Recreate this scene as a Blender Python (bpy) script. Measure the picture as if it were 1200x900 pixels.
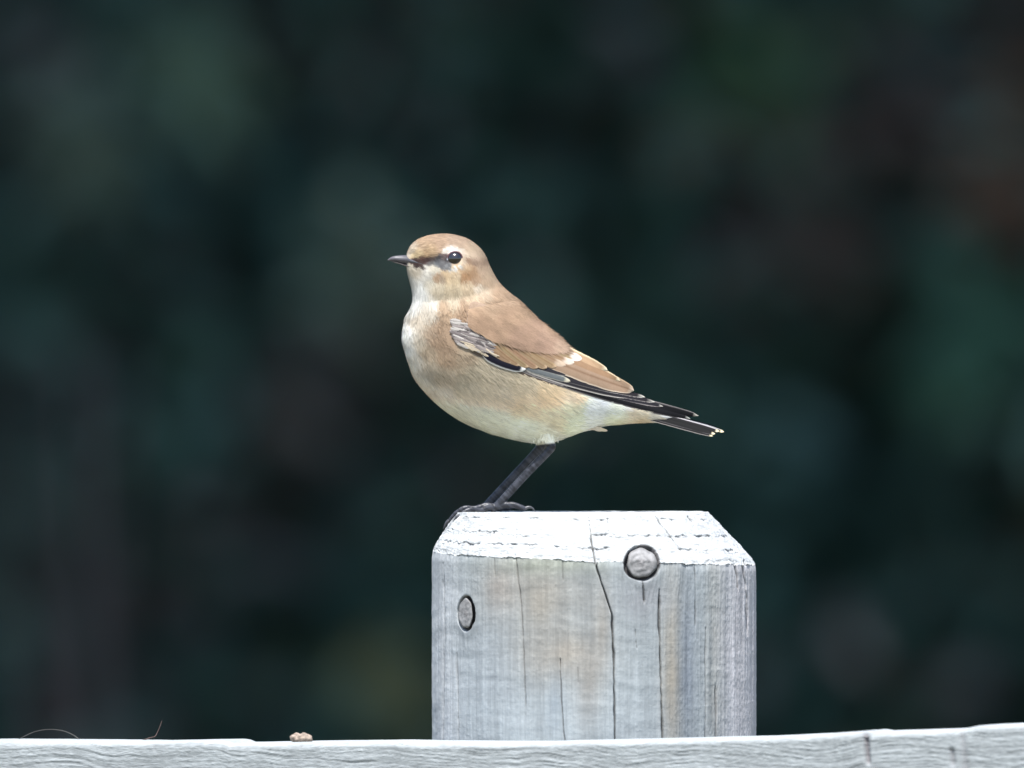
import bpy, math, random
import numpy as np
from mathutils import Vector
from mathutils.bvhtree import BVHTree

R = math.radians
random.seed(7)
rng = np.random.default_rng(11)

# ------------------------------------------------------------------ camera, sky, sun, exposure
D = 7.0                 # metres from the lens to the bird
S = 0.00035             # metres per photo pixel at the bird
TOPZ = 1.25             # height of the post top
ZC = TOPZ + 150 * S     # lens height
scene = bpy.context.scene
for o in list(bpy.data.objects):
    bpy.data.objects.remove(o)
cam_d = bpy.data.cameras.new('camera')
cam_d.sensor_width = 36.0
cam_d.lens = 36.0 * D / (1200 * S)
cam_d.clip_start = 0.1
cam_d.clip_end = 2000
cam_d.dof.use_dof = True
cam_d.dof.focus_distance = D - 0.026
cam_d.dof.aperture_fstop = 10.5
cam = bpy.data.objects.new('camera', cam_d)
scene.collection.objects.link(cam)
cam.location = (0, -D, ZC)
cam.rotation_euler = (R(90), 0, 0)
scene.camera = cam

SUN_DIR = Vector((-0.06, -0.36, 1.0)).normalized()     # towards the sun: high, a little in front and left
SUN_EL = math.asin(SUN_DIR.z)
SUN_AZ = math.atan2(SUN_DIR.x, SUN_DIR.y)
world = bpy.data.worlds.new('World')
scene.world = world
world.use_nodes = True
wn = world.node_tree
bg = wn.nodes['Background']
sky = wn.nodes.new('ShaderNodeTexSky')
sky.sky_type = 'NISHITA'
sky.sun_disc = False
sky.sun_elevation = SUN_EL
sky.sun_rotation = SUN_AZ
sky.air_density = 1.0
sky.dust_density = 1.5
wn.links.new(sky.outputs[0], bg.inputs[0])
bg.inputs[1].default_value = 0.15
sun_d = bpy.data.lights.new('sun', 'SUN')
sun_d.energy = 4.3
sun_d.angle = R(0.53)
sun_d.color = (1.0, 0.985, 0.96)
sun = bpy.data.objects.new('sun', sun_d)
scene.collection.objects.link(sun)
sun.rotation_euler = SUN_DIR.to_track_quat('Z', 'Y').to_euler()
sun.location = (0, 0, 30)

vs = scene.view_settings
vs.view_transform = 'Standard'
vs.look = 'None'
vs.exposure = 0.95
vs.gamma = 1.0
vs.use_curve_mapping = False
scene.render.engine = 'CYCLES'
scene.cycles.use_denoising = True
scene.cycles.max_bounces = 8

# ------------------------------------------------------------------ helpers
def lin(c):
    c = np.asarray(c, float) / 255.0
    return np.where(c <= 0.04045, c / 12.92, ((c + 0.055) / 1.055) ** 2.4)

def P(px, py, y=0.0):
    """photo measurement -> metres, for something standing at depth y"""
    k = (D + y) / D
    return ((px - 600) * S * k, y, ZC + (450 - py) * S * k)

def hash2(ix, iy, seed):
    h = np.sin(ix * 127.1 + iy * 311.7 + seed * 74.7) * 43758.5453
    return h - np.floor(h)

def vnoise(x, y, seed=0):
    x = np.asarray(x, float); y = np.asarray(y, float)
    ix = np.floor(x); iy = np.floor(y)
    fx = x - ix; fy = y - iy
    fx = fx * fx * (3 - 2 * fx); fy = fy * fy * (3 - 2 * fy)
    a = hash2(ix, iy, seed); b = hash2(ix + 1, iy, seed)
    c = hash2(ix, iy + 1, seed); d = hash2(ix + 1, iy + 1, seed)
    return (a * (1 - fx) + b * fx) * (1 - fy) + (c * (1 - fx) + d * fx) * fy

def fbm(x, y, seed=0, n=3):
    s = 0; a = 0.5
    for k in range(n):
        s = s + a * vnoise(x * 2 ** k, y * 2 ** k, seed + k * 13)
        a *= 0.5
    return s / (1 - 0.5 ** n)

def sstep(a, b, x):
    t = np.clip((x - a) / (b - a), 0, 1)
    return t * t * (3 - 2 * t)

def seg_dist(px, py, poly):
    """distance to a polyline and the running fraction along it"""
    best = np.full(np.shape(px), 1e9); bt = np.zeros(np.shape(px))
    n = len(poly) - 1
    for k in range(n):
        ax, ay = poly[k]; bx, by = poly[k + 1]
        dx, dy = bx - ax, by - ay
        t = np.clip(((px - ax) * dx + (py - ay) * dy) / (dx * dx + dy * dy + 1e-9), 0, 1)
        d = np.hypot(px - ax - t * dx, py - ay - t * dy)
        m = d < best
        best = np.where(m, d, best); bt = np.where(m, (k + t) / n, bt)
    return best, bt

def mesh_from(name, verts, faces, cols=None, smooth=True):
    me = bpy.data.meshes.new(name)
    verts = np.asarray(verts, np.float32)
    if isinstance(faces, np.ndarray):
        n, k = faces.shape
        me.vertices.add(len(verts)); me.vertices.foreach_set('co', verts.ravel())
        me.loops.add(n * k); me.loops.foreach_set('vertex_index', faces.ravel().astype(np.int32))
        me.polygons.add(n); me.polygons.foreach_set('loop_start', np.arange(0, n * k, k, dtype=np.int32))
        me.update(calc_edges=True)
    else:
        me.from_pydata([tuple(map(float, v)) for v in verts], [], [tuple(map(int, f)) for f in faces])
        me.update()
    me.validate()
    if cols is not None:
        set_col(me, cols)
    if smooth:
        me.polygons.foreach_set('use_smooth', np.ones(len(me.polygons), bool))
    return me

def set_col(me, cols, name='Col'):
    a = me.attributes.new(name, 'FLOAT_COLOR', 'POINT')
    c = np.ones((len(me.vertices), 4), np.float32)
    c[:, :3] = cols
    a.data.foreach_set('color', c.ravel())

def obj(name, me, mat=None, parent=None):
    o = bpy.data.objects.new(name, me)
    scene.collection.objects.link(o)
    if mat is not None and me is not None:
        me.materials.append(mat)
    if parent is not None:
        o.parent = parent
        o.matrix_parent_inverse = parent.matrix_world.inverted() if parent.type != 'EMPTY' else parent.matrix_world.inverted()
    return o

def tag(o, label=None, cat=None, group=None, kind=None):
    if label: o['label'] = label
    if cat: o['category'] = cat
    if group: o['group'] = group
    if kind: o['kind'] = kind
    return o

def empty(name, loc=(0, 0, 0)):
    o = bpy.data.objects.new(name, None)
    scene.collection.objects.link(o)
    o.location = loc
    bpy.context.view_layer.update()
    return o

class MB:
    def __init__(self):
        self.v = []; self.f = []
    def add(self, v, f):
        b = len(self.v)
        self.v.extend([tuple(p) for p in v])
        self.f.extend([tuple(i + b for i in q) for q in f])
    def tube(self, path, radii, n=10, flat=1.0):
        path = [Vector(p) for p in path]
        v = []; f = []
        up = Vector((0, 1, 0))
        for i, p in enumerate(path):
            t = (path[min(i + 1, len(path) - 1)] - path[max(i - 1, 0)]).normalized()
            a = t.cross(up)
            if a.length < 1e-3: a = t.cross(Vector((1, 0, 0)))
            a.normalize(); b = t.cross(a).normalized()
            for k in range(n):
                q = 2 * math.pi * k / n
                v.append(p + (a * math.cos(q) * flat + b * math.sin(q)) * radii[i])
        m = len(path)
        for i in range(m - 1):
            for k in range(n):
                k2 = (k + 1) % n
                f.append((i * n + k, i * n + k2, (i + 1) * n + k2, (i + 1) * n + k))
        f.append(tuple(range(n))[::-1]); f.append(tuple((m - 1) * n + k for k in range(n)))
        self.add(v, f)
    def build(self, name, mat=None, parent=None, cols=None):
        return obj(name, mesh_from(name, self.v, self.f, cols), mat, parent)

def smooth_path(pts, n):
    """Catmull-Rom through the points"""
    pts = np.asarray(pts, float)
    ext = np.vstack([2 * pts[0] - pts[1], pts, 2 * pts[-1] - pts[-2]])
    out = []
    for q in np.linspace(0, len(pts) - 1, n):
        i = min(int(q), len(pts) - 2); t = q - i
        p0, p1, p2, p3 = ext[i], ext[i + 1], ext[i + 2], ext[i + 3]
        out.append(0.5 * ((2 * p1) + (-p0 + p2) * t + (2 * p0 - 5 * p1 + 4 * p2 - p3) * t * t + (-p0 + 3 * p1 - 3 * p2 + p3) * t ** 3))
    return np.array(out)

# ------------------------------------------------------------------ materials
def nmat(name):
    m = bpy.data.materials.new(name)
    m.use_nodes = True
    return m, m.node_tree.nodes, m.node_tree.links, m.node_tree.nodes['Principled BSDF']

def mat_attr(name, rough=0.8, spec=0.3, noise=0.0, nscale=400, translucent=0.0, sheen=0.0, bump=0.0, bscale=900):
    """surface whose own colour is stored per vertex, with a fine procedural variation"""
    m, N, L, b = nmat(name)
    at = N.new('ShaderNodeAttribute'); at.attribute_name = 'Col'
    col = at.outputs['Color']
    if noise > 0:
        tc = N.new('ShaderNodeTexCoord')
        nt = N.new('ShaderNodeTexNoise'); nt.inputs['Scale'].default_value = nscale; nt.inputs['Detail'].default_value = 4
        L.new(tc.outputs['Object'], nt.inputs['Vector'])
        mr = N.new('ShaderNodeMapRange')
        mr.inputs[1].default_value = 0.25; mr.inputs[2].default_value = 0.75
        mr.inputs[3].default_value = 1 - noise; mr.inputs[4].default_value = 1 + noise
        L.new(nt.outputs[0], mr.inputs[0])
        mx = N.new('ShaderNodeVectorMath'); mx.operation = 'SCALE'
        L.new(col, mx.inputs[0]); L.new(mr.outputs[0], mx.inputs['Scale'])
        col = mx.outputs[0]
    L.new(col, b.inputs['Base Color'])
    b.inputs['Roughness'].default_value = rough
    b.inputs['Specular IOR Level'].default_value = spec
    if sheen: b.inputs['Sheen Weight'].default_value = sheen
    if bump > 0:
        tc2 = N.new('ShaderNodeTexCoord')
        n2 = N.new('ShaderNodeTexNoise'); n2.inputs['Scale'].default_value = bscale; n2.inputs['Detail'].default_value = 3
        L.new(tc2.outputs['Object'], n2.inputs['Vector'])
        bp = N.new('ShaderNodeBump'); bp.inputs['Strength'].default_value = bump; bp.inputs['Distance'].default_value = 0.0004
        L.new(n2.outputs[0], bp.inputs['Height']); L.new(bp.outputs[0], b.inputs['Normal'])
    if translucent > 0:
        tr = N.new('ShaderNodeBsdfTranslucent'); L.new(col, tr.inputs['Color'])
        ms = N.new('ShaderNodeMixShader'); ms.inputs[0].default_value = translucent
        L.new(b.outputs[0], ms.inputs[1]); L.new(tr.outputs[0], ms.inputs[2])
        L.new(ms.outputs[0], N['Material Output'].inputs['Surface'])
    return m

def mat_plain(name, col, rough=0.8, spec=0.4, noise=0.15, nscale=60, bump=0.0, coat=0.0):
    m, N, L, b = nmat(name)
    tc = N.new('ShaderNodeTexCoord')
    nt = N.new('ShaderNodeTexNoise'); nt.inputs['Scale'].default_value = nscale; nt.inputs['Detail'].default_value = 5
    L.new(tc.outputs['Object'], nt.inputs['Vector'])
    cr = N.new('ShaderNodeValToRGB')
    c = np.array(col)
    cr.color_ramp.elements[0].position = 0.3; cr.color_ramp.elements[0].color = (*(c * (1 - noise)), 1)
    cr.color_ramp.elements[1].position = 0.7; cr.color_ramp.elements[1].color = (*(c * (1 + noise)), 1)
    L.new(nt.outputs[0], cr.inputs[0]); L.new(cr.outputs[0], b.inputs['Base Color'])
    b.inputs['Roughness'].default_value = rough
    b.inputs['Specular IOR Level'].default_value = spec
    if coat: b.inputs['Coat Weight'].default_value = coat; b.inputs['Coat Roughness'].default_value = 0.12
    if bump:
        bp = N.new('ShaderNodeBump'); bp.inputs['Strength'].default_value = bump; bp.inputs['Distance'].default_value = 0.0005
        L.new(nt.outputs[0], bp.inputs['Height']); L.new(bp.outputs[0], b.inputs['Normal'])
    return m

def mat_wood(name, axis='Z', rough=0.85):
    """weathered grey wood: stored base colour broken up by fibres along the grain"""
    m, N, L, b = nmat(name)
    at = N.new('ShaderNodeAttribute'); at.attribute_name = 'Col'
    tc = N.new('ShaderNodeTexCoord')
    def fibre(across, along, detail, seed):
        mp = N.new('ShaderNodeMapping')
        sc = [across] * 3
        sc['XYZ'.index(axis)] = along
        mp.inputs['Scale'].default_value = sc
        mp.inputs['Location'].default_value = (seed, seed * 2, seed * 3)
        n = N.new('ShaderNodeTexNoise'); n.inputs['Scale'].default_value = 1.0; n.inputs['Detail'].default_value = detail
        L.new(tc.outputs['Object'], mp.inputs[0]); L.new(mp.outputs[0], n.inputs['Vector'])
        return n.outputs[0]
    f1 = fibre(900, 40, 5, 1.3)
    f2 = fibre(160, 9, 4, 4.1)
    f3 = fibre(420, 420, 5, 2.2)
    f4 = fibre(60, 340, 3, 8.2)
    def rng_(inp, lo, hi):
        mr = N.new('ShaderNodeMapRange')
        mr.inputs[1].default_value = 0.3; mr.inputs[2].default_value = 0.7
        mr.inputs[3].default_value = lo; mr.inputs[4].default_value = hi
        L.new(inp, mr.inputs[0]); return mr.outputs[0]
    def mul(a, c):
        q = N.new('ShaderNodeMath'); q.operation = 'MULTIPLY'; L.new(a, q.inputs[0]); L.new(c, q.inputs[1]); return q.outputs[0]
    k = mul(mul(rng_(f1, 0.90, 1.10), rng_(f2, 0.90, 1.10)), mul(rng_(f3, 0.94, 1.06), rng_(f4, 0.95, 1.05)))
    vm = N.new('ShaderNodeVectorMath'); vm.operation = 'SCALE'
    L.new(at.outputs['Color'], vm.inputs[0]); L.new(k, vm.inputs['Scale'])
    L.new(vm.outputs[0], b.inputs['Base Color'])
    b.inputs['Roughness'].default_value = rough
    b.inputs['Specular IOR Level'].default_value = 0.25
    bp = N.new('ShaderNodeBump'); bp.inputs['Strength'].default_value = 0.55; bp.inputs['Distance'].default_value = 0.0004
    hh = mul(rng_(f1, 0.6, 1.2), rng_(f3, 0.7, 1.2))
    hh2 = mul(hh, rng_(f4, 0.8, 1.1))
    L.new(hh2, bp.inputs['Height']); L.new(bp.outputs[0], b.inputs['Normal'])
    return m

M = {}
M['wood'] = mat_wood('weathered post wood', 'Z')
M['rail'] = mat_wood('weathered rail wood', 'X')
M['knot'] = mat_attr('knot end grain', 0.8, 0.3, 0.12, 1200, bump=0.4)
M['body'] = mat_attr('bird skin and plumage', 0.75, 0.25, 0.05, 900, bump=0.25, bscale=1500)
M['down'] = mat_attr('plumage barbs', 0.8, 0.15, 0.0, translucent=0.2)
M['feather'] = mat_attr('flight feathers', 0.7, 0.12, 0.08, 1500, translucent=0.06)
M['beak'] = mat_attr('dark horn beak', 0.38, 0.5, 0.12, 700, bump=0.2, bscale=1200)
M['claw'] = mat_plain('dark horn claw', (0.05, 0.05, 0.055), 0.4, 0.5, 0.2, 800)
M['eye'] = mat_plain('dark brown eye', (0.008, 0.005, 0.005), 0.22, 0.5, 0.3, 500, coat=1.0)
M['lid'] = mat_attr('eyelid skin', 0.7, 0.3, 0.1, 900)
M['leaf'] = mat_attr('leaf', 0.5, 0.35, 0.15, 30, translucent=0.35)
M['bark'] = mat_plain('shrub bark', (0.045, 0.04, 0.036), 0.9, 0.2, 0.35, 30, bump=0.5)
M['palebark'] = mat_plain('pale sapling bark', (0.075, 0.065, 0.068), 0.9, 0.2, 0.3, 25, bump=0.5)
M['grass'] = mat_plain('grass ground', (0.13, 0.115, 0.07), 0.95, 0.1, 0.45, 1.6)
M['stem'] = mat_plain('dry plant stem', (0.07, 0.045, 0.038), 0.8, 0.3, 0.2, 300)
M['palestem'] = mat_plain('pale dry plant stem', (0.05, 0.048, 0.043), 0.8, 0.3, 0.2, 300)
M['lump'] = mat_plain('dried mud lump', (0.24, 0.19, 0.15), 0.85, 0.3, 0.6, 700, bump=0.6)

# ------------------------------------------------------------------ ground
gx = np.linspace(-1, 1, 81); gx = np.sign(gx) * np.abs(gx) ** 3 * 400
gy = np.linspace(-1, 1, 81); gy = np.sign(gy) * np.abs(gy) ** 3 * 400
X, Y = np.meshgrid(gx, gy)
Z = 0.05 * (fbm(X * 0.6, Y * 0.6, 3) - 0.5) * np.exp(-np.hypot(X, Y) / 40) - 0.03
gi = np.arange(81 * 81).reshape(81, 81)
gf = np.stack([gi[:-1, :-1], gi[:-1, 1:], gi[1:, 1:], gi[1:, :-1]], -1).reshape(-1, 4)
g = obj('ground', mesh_from('ground', np.stack([X, Y, Z], -1).reshape(-1, 3), gf), M['grass'])
tag(g, 'short rough grass under the fence and the shrubs', None, None, 'structure')

# ------------------------------------------------------------------ fence post
XC, RP = (696.5 - 600) * S, 190.0 * S
CRACKS = [  # polyline in photo measurements on the front face, half width px, depth mm
    ([(604, 646), (606, 672), (609, 692), (611, 710), (614, 765), (616, 838)], 0.75, 0.8),
    ([(690, 606), (694, 640), (697, 655), (701, 672), (710, 697), (717, 720), (719, 765), (721, 880)], 1.15, 2.4),
    ([(773, 690), (773, 735), (774.5, 780), (777, 880)], 1.35, 2.8),
    ([(753, 679), (755.5, 707)], 1.2, 2.0),
    ([(815, 660), (815.5, 738)], 0.7, 0.9),
    ([(656, 765), (658, 820), (662, 872)], 0.7, 1.0),
    ([(862, 659), (865, 692)], 1.1, 1.3),
    ([(871, 657), (875, 700), (876, 745)], 1.5, 1.8),
    ([(535, 765), (537, 880)], 1.0, 0.6),
    ([(579, 655), (580, 676)], 0.7, 0.5),
    ([(659, 655), (660, 680)], 0.6, 0.5),
    ([(744, 735), (746, 760)], 0.6, 0.5),
    ([(827, 735), (827, 880)], 0.8, 0.7),
    ([(839, 800), (839.5, 880)], 0.9, 0.9),
    ([(677, 780), (677.5, 802)], 0.9, 0.5),
    ([(520, 660), (521, 740), (519, 880)], 1.5, 0.5),
    ([(768, 605), (777, 618), (791, 635), (801, 650)], 1.0, 1.8),
    ([(806, 604), (812, 612)], 0.9, 1.2),
    ([(606, 612), (604, 646)], 0.6, 0.5),
    ([(712, 606), (714, 628)], 0.6, 0.5),
    ([(872, 655), (876, 663)], 1.8, 2.0),
]
KNOTS = [((752, 660), 18.5, 18.0, 0.0), ((546.5, 719), 8.8, 18.0, -0.05)]
NA_F, NA_B = 760, 110
ang = np.concatenate([np.linspace(-math.pi / 2, math.pi / 2, NA_F, endpoint=False) ,
                      np.linspace(math.pi / 2, 1.5 * math.pi, NA_B, endpoint=False)])
ca, sa = np.sin(ang), -np.cos(ang)              # x, y of the unit circle; front is -y
NT, NC, NS1, NS2 = 50, 120, 250, 26
def se(expo):                                   # slightly squared round section
    k = (np.abs(ca) ** expo + np.abs(sa) ** expo) ** (-1 / expo)
    return ca * k, sa * k
ux, uy = se(2.35)
nrm_wob = 1 + 0.006 * np.sin(3 * ang + 1.0) + 0.004 * np.sin(5 * ang + 2)
ux, uy = ux * nrm_wob, uy * nrm_wob
ux = np.clip(ux, -1, 1)
dx_top, r_top = -13.5 * S, 147.5 * S
edge_z = TOPZ - (52 + 7.5 * ca + 2.5 * np.maximum(-sa, 0)
                 + 4.5 * (fbm(ang * RP / S * 0.035, ang * 0 + 1.5, 33, 3) - 0.5) + 1.6 * (vnoise(ang * RP / S * 0.35, ang * 0 + 4.5, 34) - 0.5)) * S
rows_v = []; rows_zone = []; rows_t = []
for i in range(NT):
    t = (i / (NT - 1)) ** 0.8
    rows_v.append(np.stack([XC + dx_top + ux * r_top * t, uy * r_top * t, np.full_like(ang, TOPZ)], -1)); rows_zone.append(0); rows_t.append(t)
for i in range(1, NC + 1):
    t = i / NC
    rows_v.append(np.stack([XC + dx_top * (1 - t) + ux * (r_top * (1 - t) + RP * t), uy * (r_top * (1 - t) + RP * t),
                            TOPZ * (1 - t) + edge_z * t], -1)); rows_zone.append(1); rows_t.append(t)
zlow = TOPZ - 0.118
for i in range(1, NS1 + 1):
    t = i / NS1
    rows_v.append(np.stack([XC + ux * RP, uy * RP, edge_z * (1 - t) + zlow * t], -1)); rows_zone.append(2); rows_t.append(t)
for i in range(1, NS2 + 1):
    t = (i / NS2) ** 1.5
    rows_v.append(np.stack([XC + ux * RP, uy * RP, np.full_like(ang, zlow * (1 - t) - 0.35 * t)], -1)); rows_zone.append(3); rows_t.append(t)
PV = np.array(rows_v)                             # rows, angles, 3
zone = np.array(rows_zone)[:, None] * np.ones(len(ang))[None]
tt = np.array(rows_t)[:, None] * np.ones(len(ang))[None]
kk = (D + PV[..., 1]) / D
ppx = 600 + PV[..., 0] / S / kk
ppy = 450 + (ZC - PV[..., 2]) / S / kk
front = (uy < 0.25)[None] * np.ones_like(tt)
U = (ang * RP / S)[None] * np.ones_like(tt)       # px run round the post
HZ = (TOPZ - PV[..., 2]) / S                      # px below the top
depth = np.zeros_like(tt)                         # metres inwards (positive) along -normal
side = (zone >= 2)
cham = (zone == 1)
tops = (zone == 0)
# fibres and planing ripples on the shaft
UW = U.copy()                                     # grain line, bending round the knots
for (kx, ky), ra, rb, tilt in KNOTS:
    dxk = ppx - kx
    UW = UW - np.sign(dxk) * ra * 0.95 * np.exp(-((ppy - ky) / (2.0 * rb)) ** 2) * np.exp(-np.abs(dxk) / (2.2 * ra)) * (uy < 0.25)
gr = (vnoise(UW * 0.55, HZ * 0.012, 1) - 0.5) * 0.15 + (vnoise(UW * 0.16, HZ * 0.006, 2) - 0.5) * 0.42
for (kx, ky), ra, rb, tilt in KNOTS:
    qk = np.hypot((ppx - kx) / ra, (ppy - ky) / (rb * 1.5))
    gr += (vnoise(UW * 0.8, HZ * 0.02, 15) - 0.5) * 0.35 * np.exp(-((qk - 1.5) / 0.8) ** 2) * (uy < 0.25)
rip = (fbm(U * 0.012, HZ * 0.075 + 1.6 * vnoise(U * 0.02, HZ * 0.004, 5), 6, 2) - 0.5) * 0.34
rough_r = sstep(770, 800, ppx)
gr = gr * (0.6 + 0.75 * rough_r)
depth += side * (gr + rip * (1 - 0.55 * rough_r)) * 1e-3
groove_band = np.exp(-((ppx - 806) / 8) ** 2) * 0.5 + np.exp(-((ppx - 537) / 4) ** 2) * 0.25 - np.exp(-((ppx - 520) / 9) ** 2) * 0.2
depth += side * groove_band * 1e-3
depth += side * (vnoise(U * 0.9, HZ * 0.28, 12) - 0.5) * 0.10e-3 * (0.6 + rough_r)
chips = sstep(0.80, 0.95, vnoise(U * 0.30, HZ * 0.75, 9)) * sstep(0.5, 0.8, vnoise(U * 0.02, HZ * 0.015, 21))
depth -= side * chips * 0.05e-3
# saw cut, open rings on the bevel
ringw = 2.2 * (vnoise(U * 0.03, U * 0 + 2.0, 31) - 0.5)
crease = np.zeros_like(tt)
for r0, wd, dp, sd in ((0.13, 0.022, 0.7, 1), (0.44, 0.03, 1.0, 2), (0.49, 0.02, 0.5, 5), (0.73, 0.028, 1.0, 3), (0.79, 0.02, 0.5, 7), (0.93, 0.018, 0.5, 4)):
    on = sstep(0.40, 0.75, fbm(U * 0.07 + sd * 7, U * 0 + sd, 40 + sd, 3)) * (0.35 + 0.9 * vnoise(U * 0.35, U * 0 + sd, 44 + sd))
    jag = 0.07 * (fbm(U * 0.16, U * 0 + sd, 50 + sd, 3) - 0.5) + 0.05 * (vnoise(U * 0.012, U * 0 + sd, 55 + sd) - 0.5)
    q = (tt - r0 - jag - 0.004 * ringw) / wd
    prof = np.where(q > 0, np.exp(-q * 1.2), np.exp(-(q * 3.5) ** 2))
    crease += cham * on * dp * prof
depth += crease * 1e-3
depth += cham * ((fbm(U * 0.05, tt * 9, 61) - 0.5) * 0.9 + (vnoise(U * 0.3, tt * 40, 62) - 0.5) * 0.25) * 1e-3
depth += tops * ((fbm(PV[..., 0] / S * 0.05, PV[..., 1] / S * 0.05, 63) - 0.5) * 0.6) * 1e-3
# frayed fibres along the lower edge of the bevel
fray = sstep(0.5, 0.85, vnoise(U * 0.22, U * 0 + 0.5, 71))
near_edge = np.where(cham, np.exp(-((1 - tt) / 0.11) ** 2), np.where(zone == 2, np.exp(-(tt / 0.022) ** 2), 0))
depth += near_edge * (0.45 + 0.85 * fray * (0.4 + 0.6 * vnoise(U * 0.6, HZ * 0.3, 72))) * 1e-3
dark = np.zeros_like(tt)
for poly, hw, dp in CRACKS:
    wob = 0.7 * (vnoise(ppy * 0.12, ppy * 0 + poly[0][0], 77) - 0.5)
    d, t = seg_dist(ppx + wob, ppy, poly)
    taper = np.clip(np.minimum(t, 1 - t) * 8, 0.25, 1)
    if poly[-1][1] > 860: taper = np.clip(t * 8, 0.25, 1)
    hw = hw * 0.66
    p = np.exp(-(d / (hw * taper * (0.6 + 0.9 * vnoise(ppy * 0.06, ppy * 0 + poly[0][0], 78)))) ** 2) * front
    depth += p * dp * 1e-3
    dark = np.maximum(dark, p * min(1, dp / 1.2))
knotmask = np.zeros_like(tt); halo = np.zeros_like(tt)
for (kx, ky), ra, rb, tilt in KNOTS:
    q = np.hypot((ppx - kx) / (ra + 1.5), (ppy - ky) / (rb + 1.5))
    q = q * (1 + 0.05 * (vnoise(np.arctan2(ppy - ky, ppx - kx) * 3, ppx * 0 + kx, 90) - 0.5) * 2)
    knotmask = np.maximum(knotmask, front * (1 - sstep(0.98, 1.08, q)))
    halo = np.maximum(halo, front * np.exp(-((q - 1.15) / 0.35) ** 2))
depth += knotmask * 3.0e-3
depth -= halo * 0.25e-3
# normals of the undisplaced shape
nx = np.where(tops, 0, ux[None]); ny = np.where(tops, 0, uy[None]); nz = np.where(tops, 1.0, np.where(cham, 0.9, 0.0))
ln = np.sqrt(nx ** 2 + ny ** 2 + nz ** 2)
NV = np.stack([nx / ln, ny / ln, nz / ln], -1)
PV2 = PV - NV * depth[..., None]
PV2[0] = PV2[0].mean(0)
# the wood's colour, with some light painted in: grey weathering, brown and green stains, dirt in the open checks
base = np.array([0.272, 0.293, 0.296])
C = np.ones(tt.shape + (3,)) * base
def stain_light(cx, cy, rx, ry, col, k, seed=0):
    global C
    w = np.exp(-(((ppx - cx) / rx) ** 2 + ((ppy - cy) / ry) ** 2)) * k * 0.98 * (0.55 + 0.9 * fbm(ppx * 0.03, ppy * 0.02, 100 + seed)) * side
    w = np.clip(w, 0, 1)[..., None]
    C = C * (1 - w) + np.array(col) * 0.80 * w
stain_light(630, 700, 60, 55, (0.33, 0.30, 0.25), 0.75, 1)
stain_light(655, 770, 48, 30, (0.35, 0.30, 0.235), 0.7, 2)
stain_light(585, 688, 18, 28, (0.35, 0.30, 0.25), 0.6, 3)
stain_light(690, 800, 16, 50, (0.33, 0.29, 0.24), 0.5, 4)
stain_light(706, 730, 10, 45, (0.33, 0.28, 0.22), 0.55, 41)
stain_light(640, 660, 70, 14, (0.27, 0.29, 0.22), 0.6, 5)
stain_light(788, 780, 12, 110, (0.34, 0.29, 0.22), 0.75, 6)
stain_light(806, 780, 10, 130, (0.20, 0.225, 0.26), 0.8, 7)
stain_light(838, 760, 10, 120, (0.33, 0.31, 0.25), 0.6, 8)
stain_light(872, 760, 26, 190, (0.55, 0.53, 0.53), 1.1, 9)  # paler grey right edge, colour lifted to offset its dim sky light
stain_light(570, 800, 40, 70, (0.36, 0.39, 0.41), 0.6, 10)
stain_light(518, 760, 20, 190, (0.50, 0.515, 0.52), 1.0, 11)  # left edge facing open sky, its brighter light painted as a pale strip
stain_light(650, 820, 10, 40, (0.28, 0.32, 0.35), 0.5, 12)
stain_light(752, 700, 30, 26, (0.30, 0.30, 0.31), 0.6, 13)
stain_light(548, 748, 12, 18, (0.25, 0.27, 0.28), 0.6, 14)
C = np.where((cham | tops)[..., None], np.array([0.39, 0.40, 0.395]), C)  # bevel and top painted paler than the shaft to strengthen their sunlight
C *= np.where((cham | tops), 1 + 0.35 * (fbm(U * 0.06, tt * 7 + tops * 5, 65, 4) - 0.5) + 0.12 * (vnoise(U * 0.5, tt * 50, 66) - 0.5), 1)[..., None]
streak = 1 + (vnoise(UW * 0.25, HZ * 0.01, 81) - 0.5) * (0.10 + 0.08 * rough_r) + (vnoise(UW * 0.05, HZ * 0.004, 82) - 0.5) * 0.12
band = 1 + (fbm(U * 0.008, HZ * 0.06 + vnoise(U * 0.015, HZ * 0.01, 84) * 2, 83, 2) - 0.5) * 0.14 * (1 - 0.6 * rough_r)
C = C * np.where(side, streak * band, 1)[..., None]
dirt = np.clip(dark * 0.85 + np.clip(crease, 0, 1) * 0.75 + knotmask * 0.9, 0, 0.93)
hole = np.zeros_like(tt)
for (kx, ky), ra, rb, tilt in KNOTS:
    q = np.hypot((ppx - kx) / (ra + 1.5), (ppy - ky) / (rb + 1.5)) * (1 + 0.10 * (vnoise(np.arctan2(ppy - ky, ppx - kx) * 2.5, ppx * 0 + kx, 92) - 0.5))
    aa_ = np.cos(np.arctan2(ppy - ky, ppx - kx) + 0.5)
    part = 1.0 if ra > 12 else np.clip(0.45 + 0.75 * aa_, 0.1, 1)
    hole = np.maximum(hole, front * (1 - sstep(1.03, 1.13, q)) * part)
dirt = np.maximum(dirt, hole * 0.85)  # walls of the knot rings painted dark so they read as shaded
C = C * (1 - dirt[..., None]) + np.array([0.03, 0.025, 0.025]) * dirt[..., None]
na = len(ang); nr = len(PV2)
ii = np.arange(nr * na).reshape(nr, na)
jn = np.roll(ii, -1, axis=1)
pf = np.stack([ii[:-1], ii[1:], jn[1:], jn[:-1]], -1).reshape(-1, 4)
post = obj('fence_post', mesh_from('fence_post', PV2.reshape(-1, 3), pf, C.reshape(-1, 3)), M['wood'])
tag(post, 'weathered grey wooden post with a pale sloping rim, under the bird', 'fence post')

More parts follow.
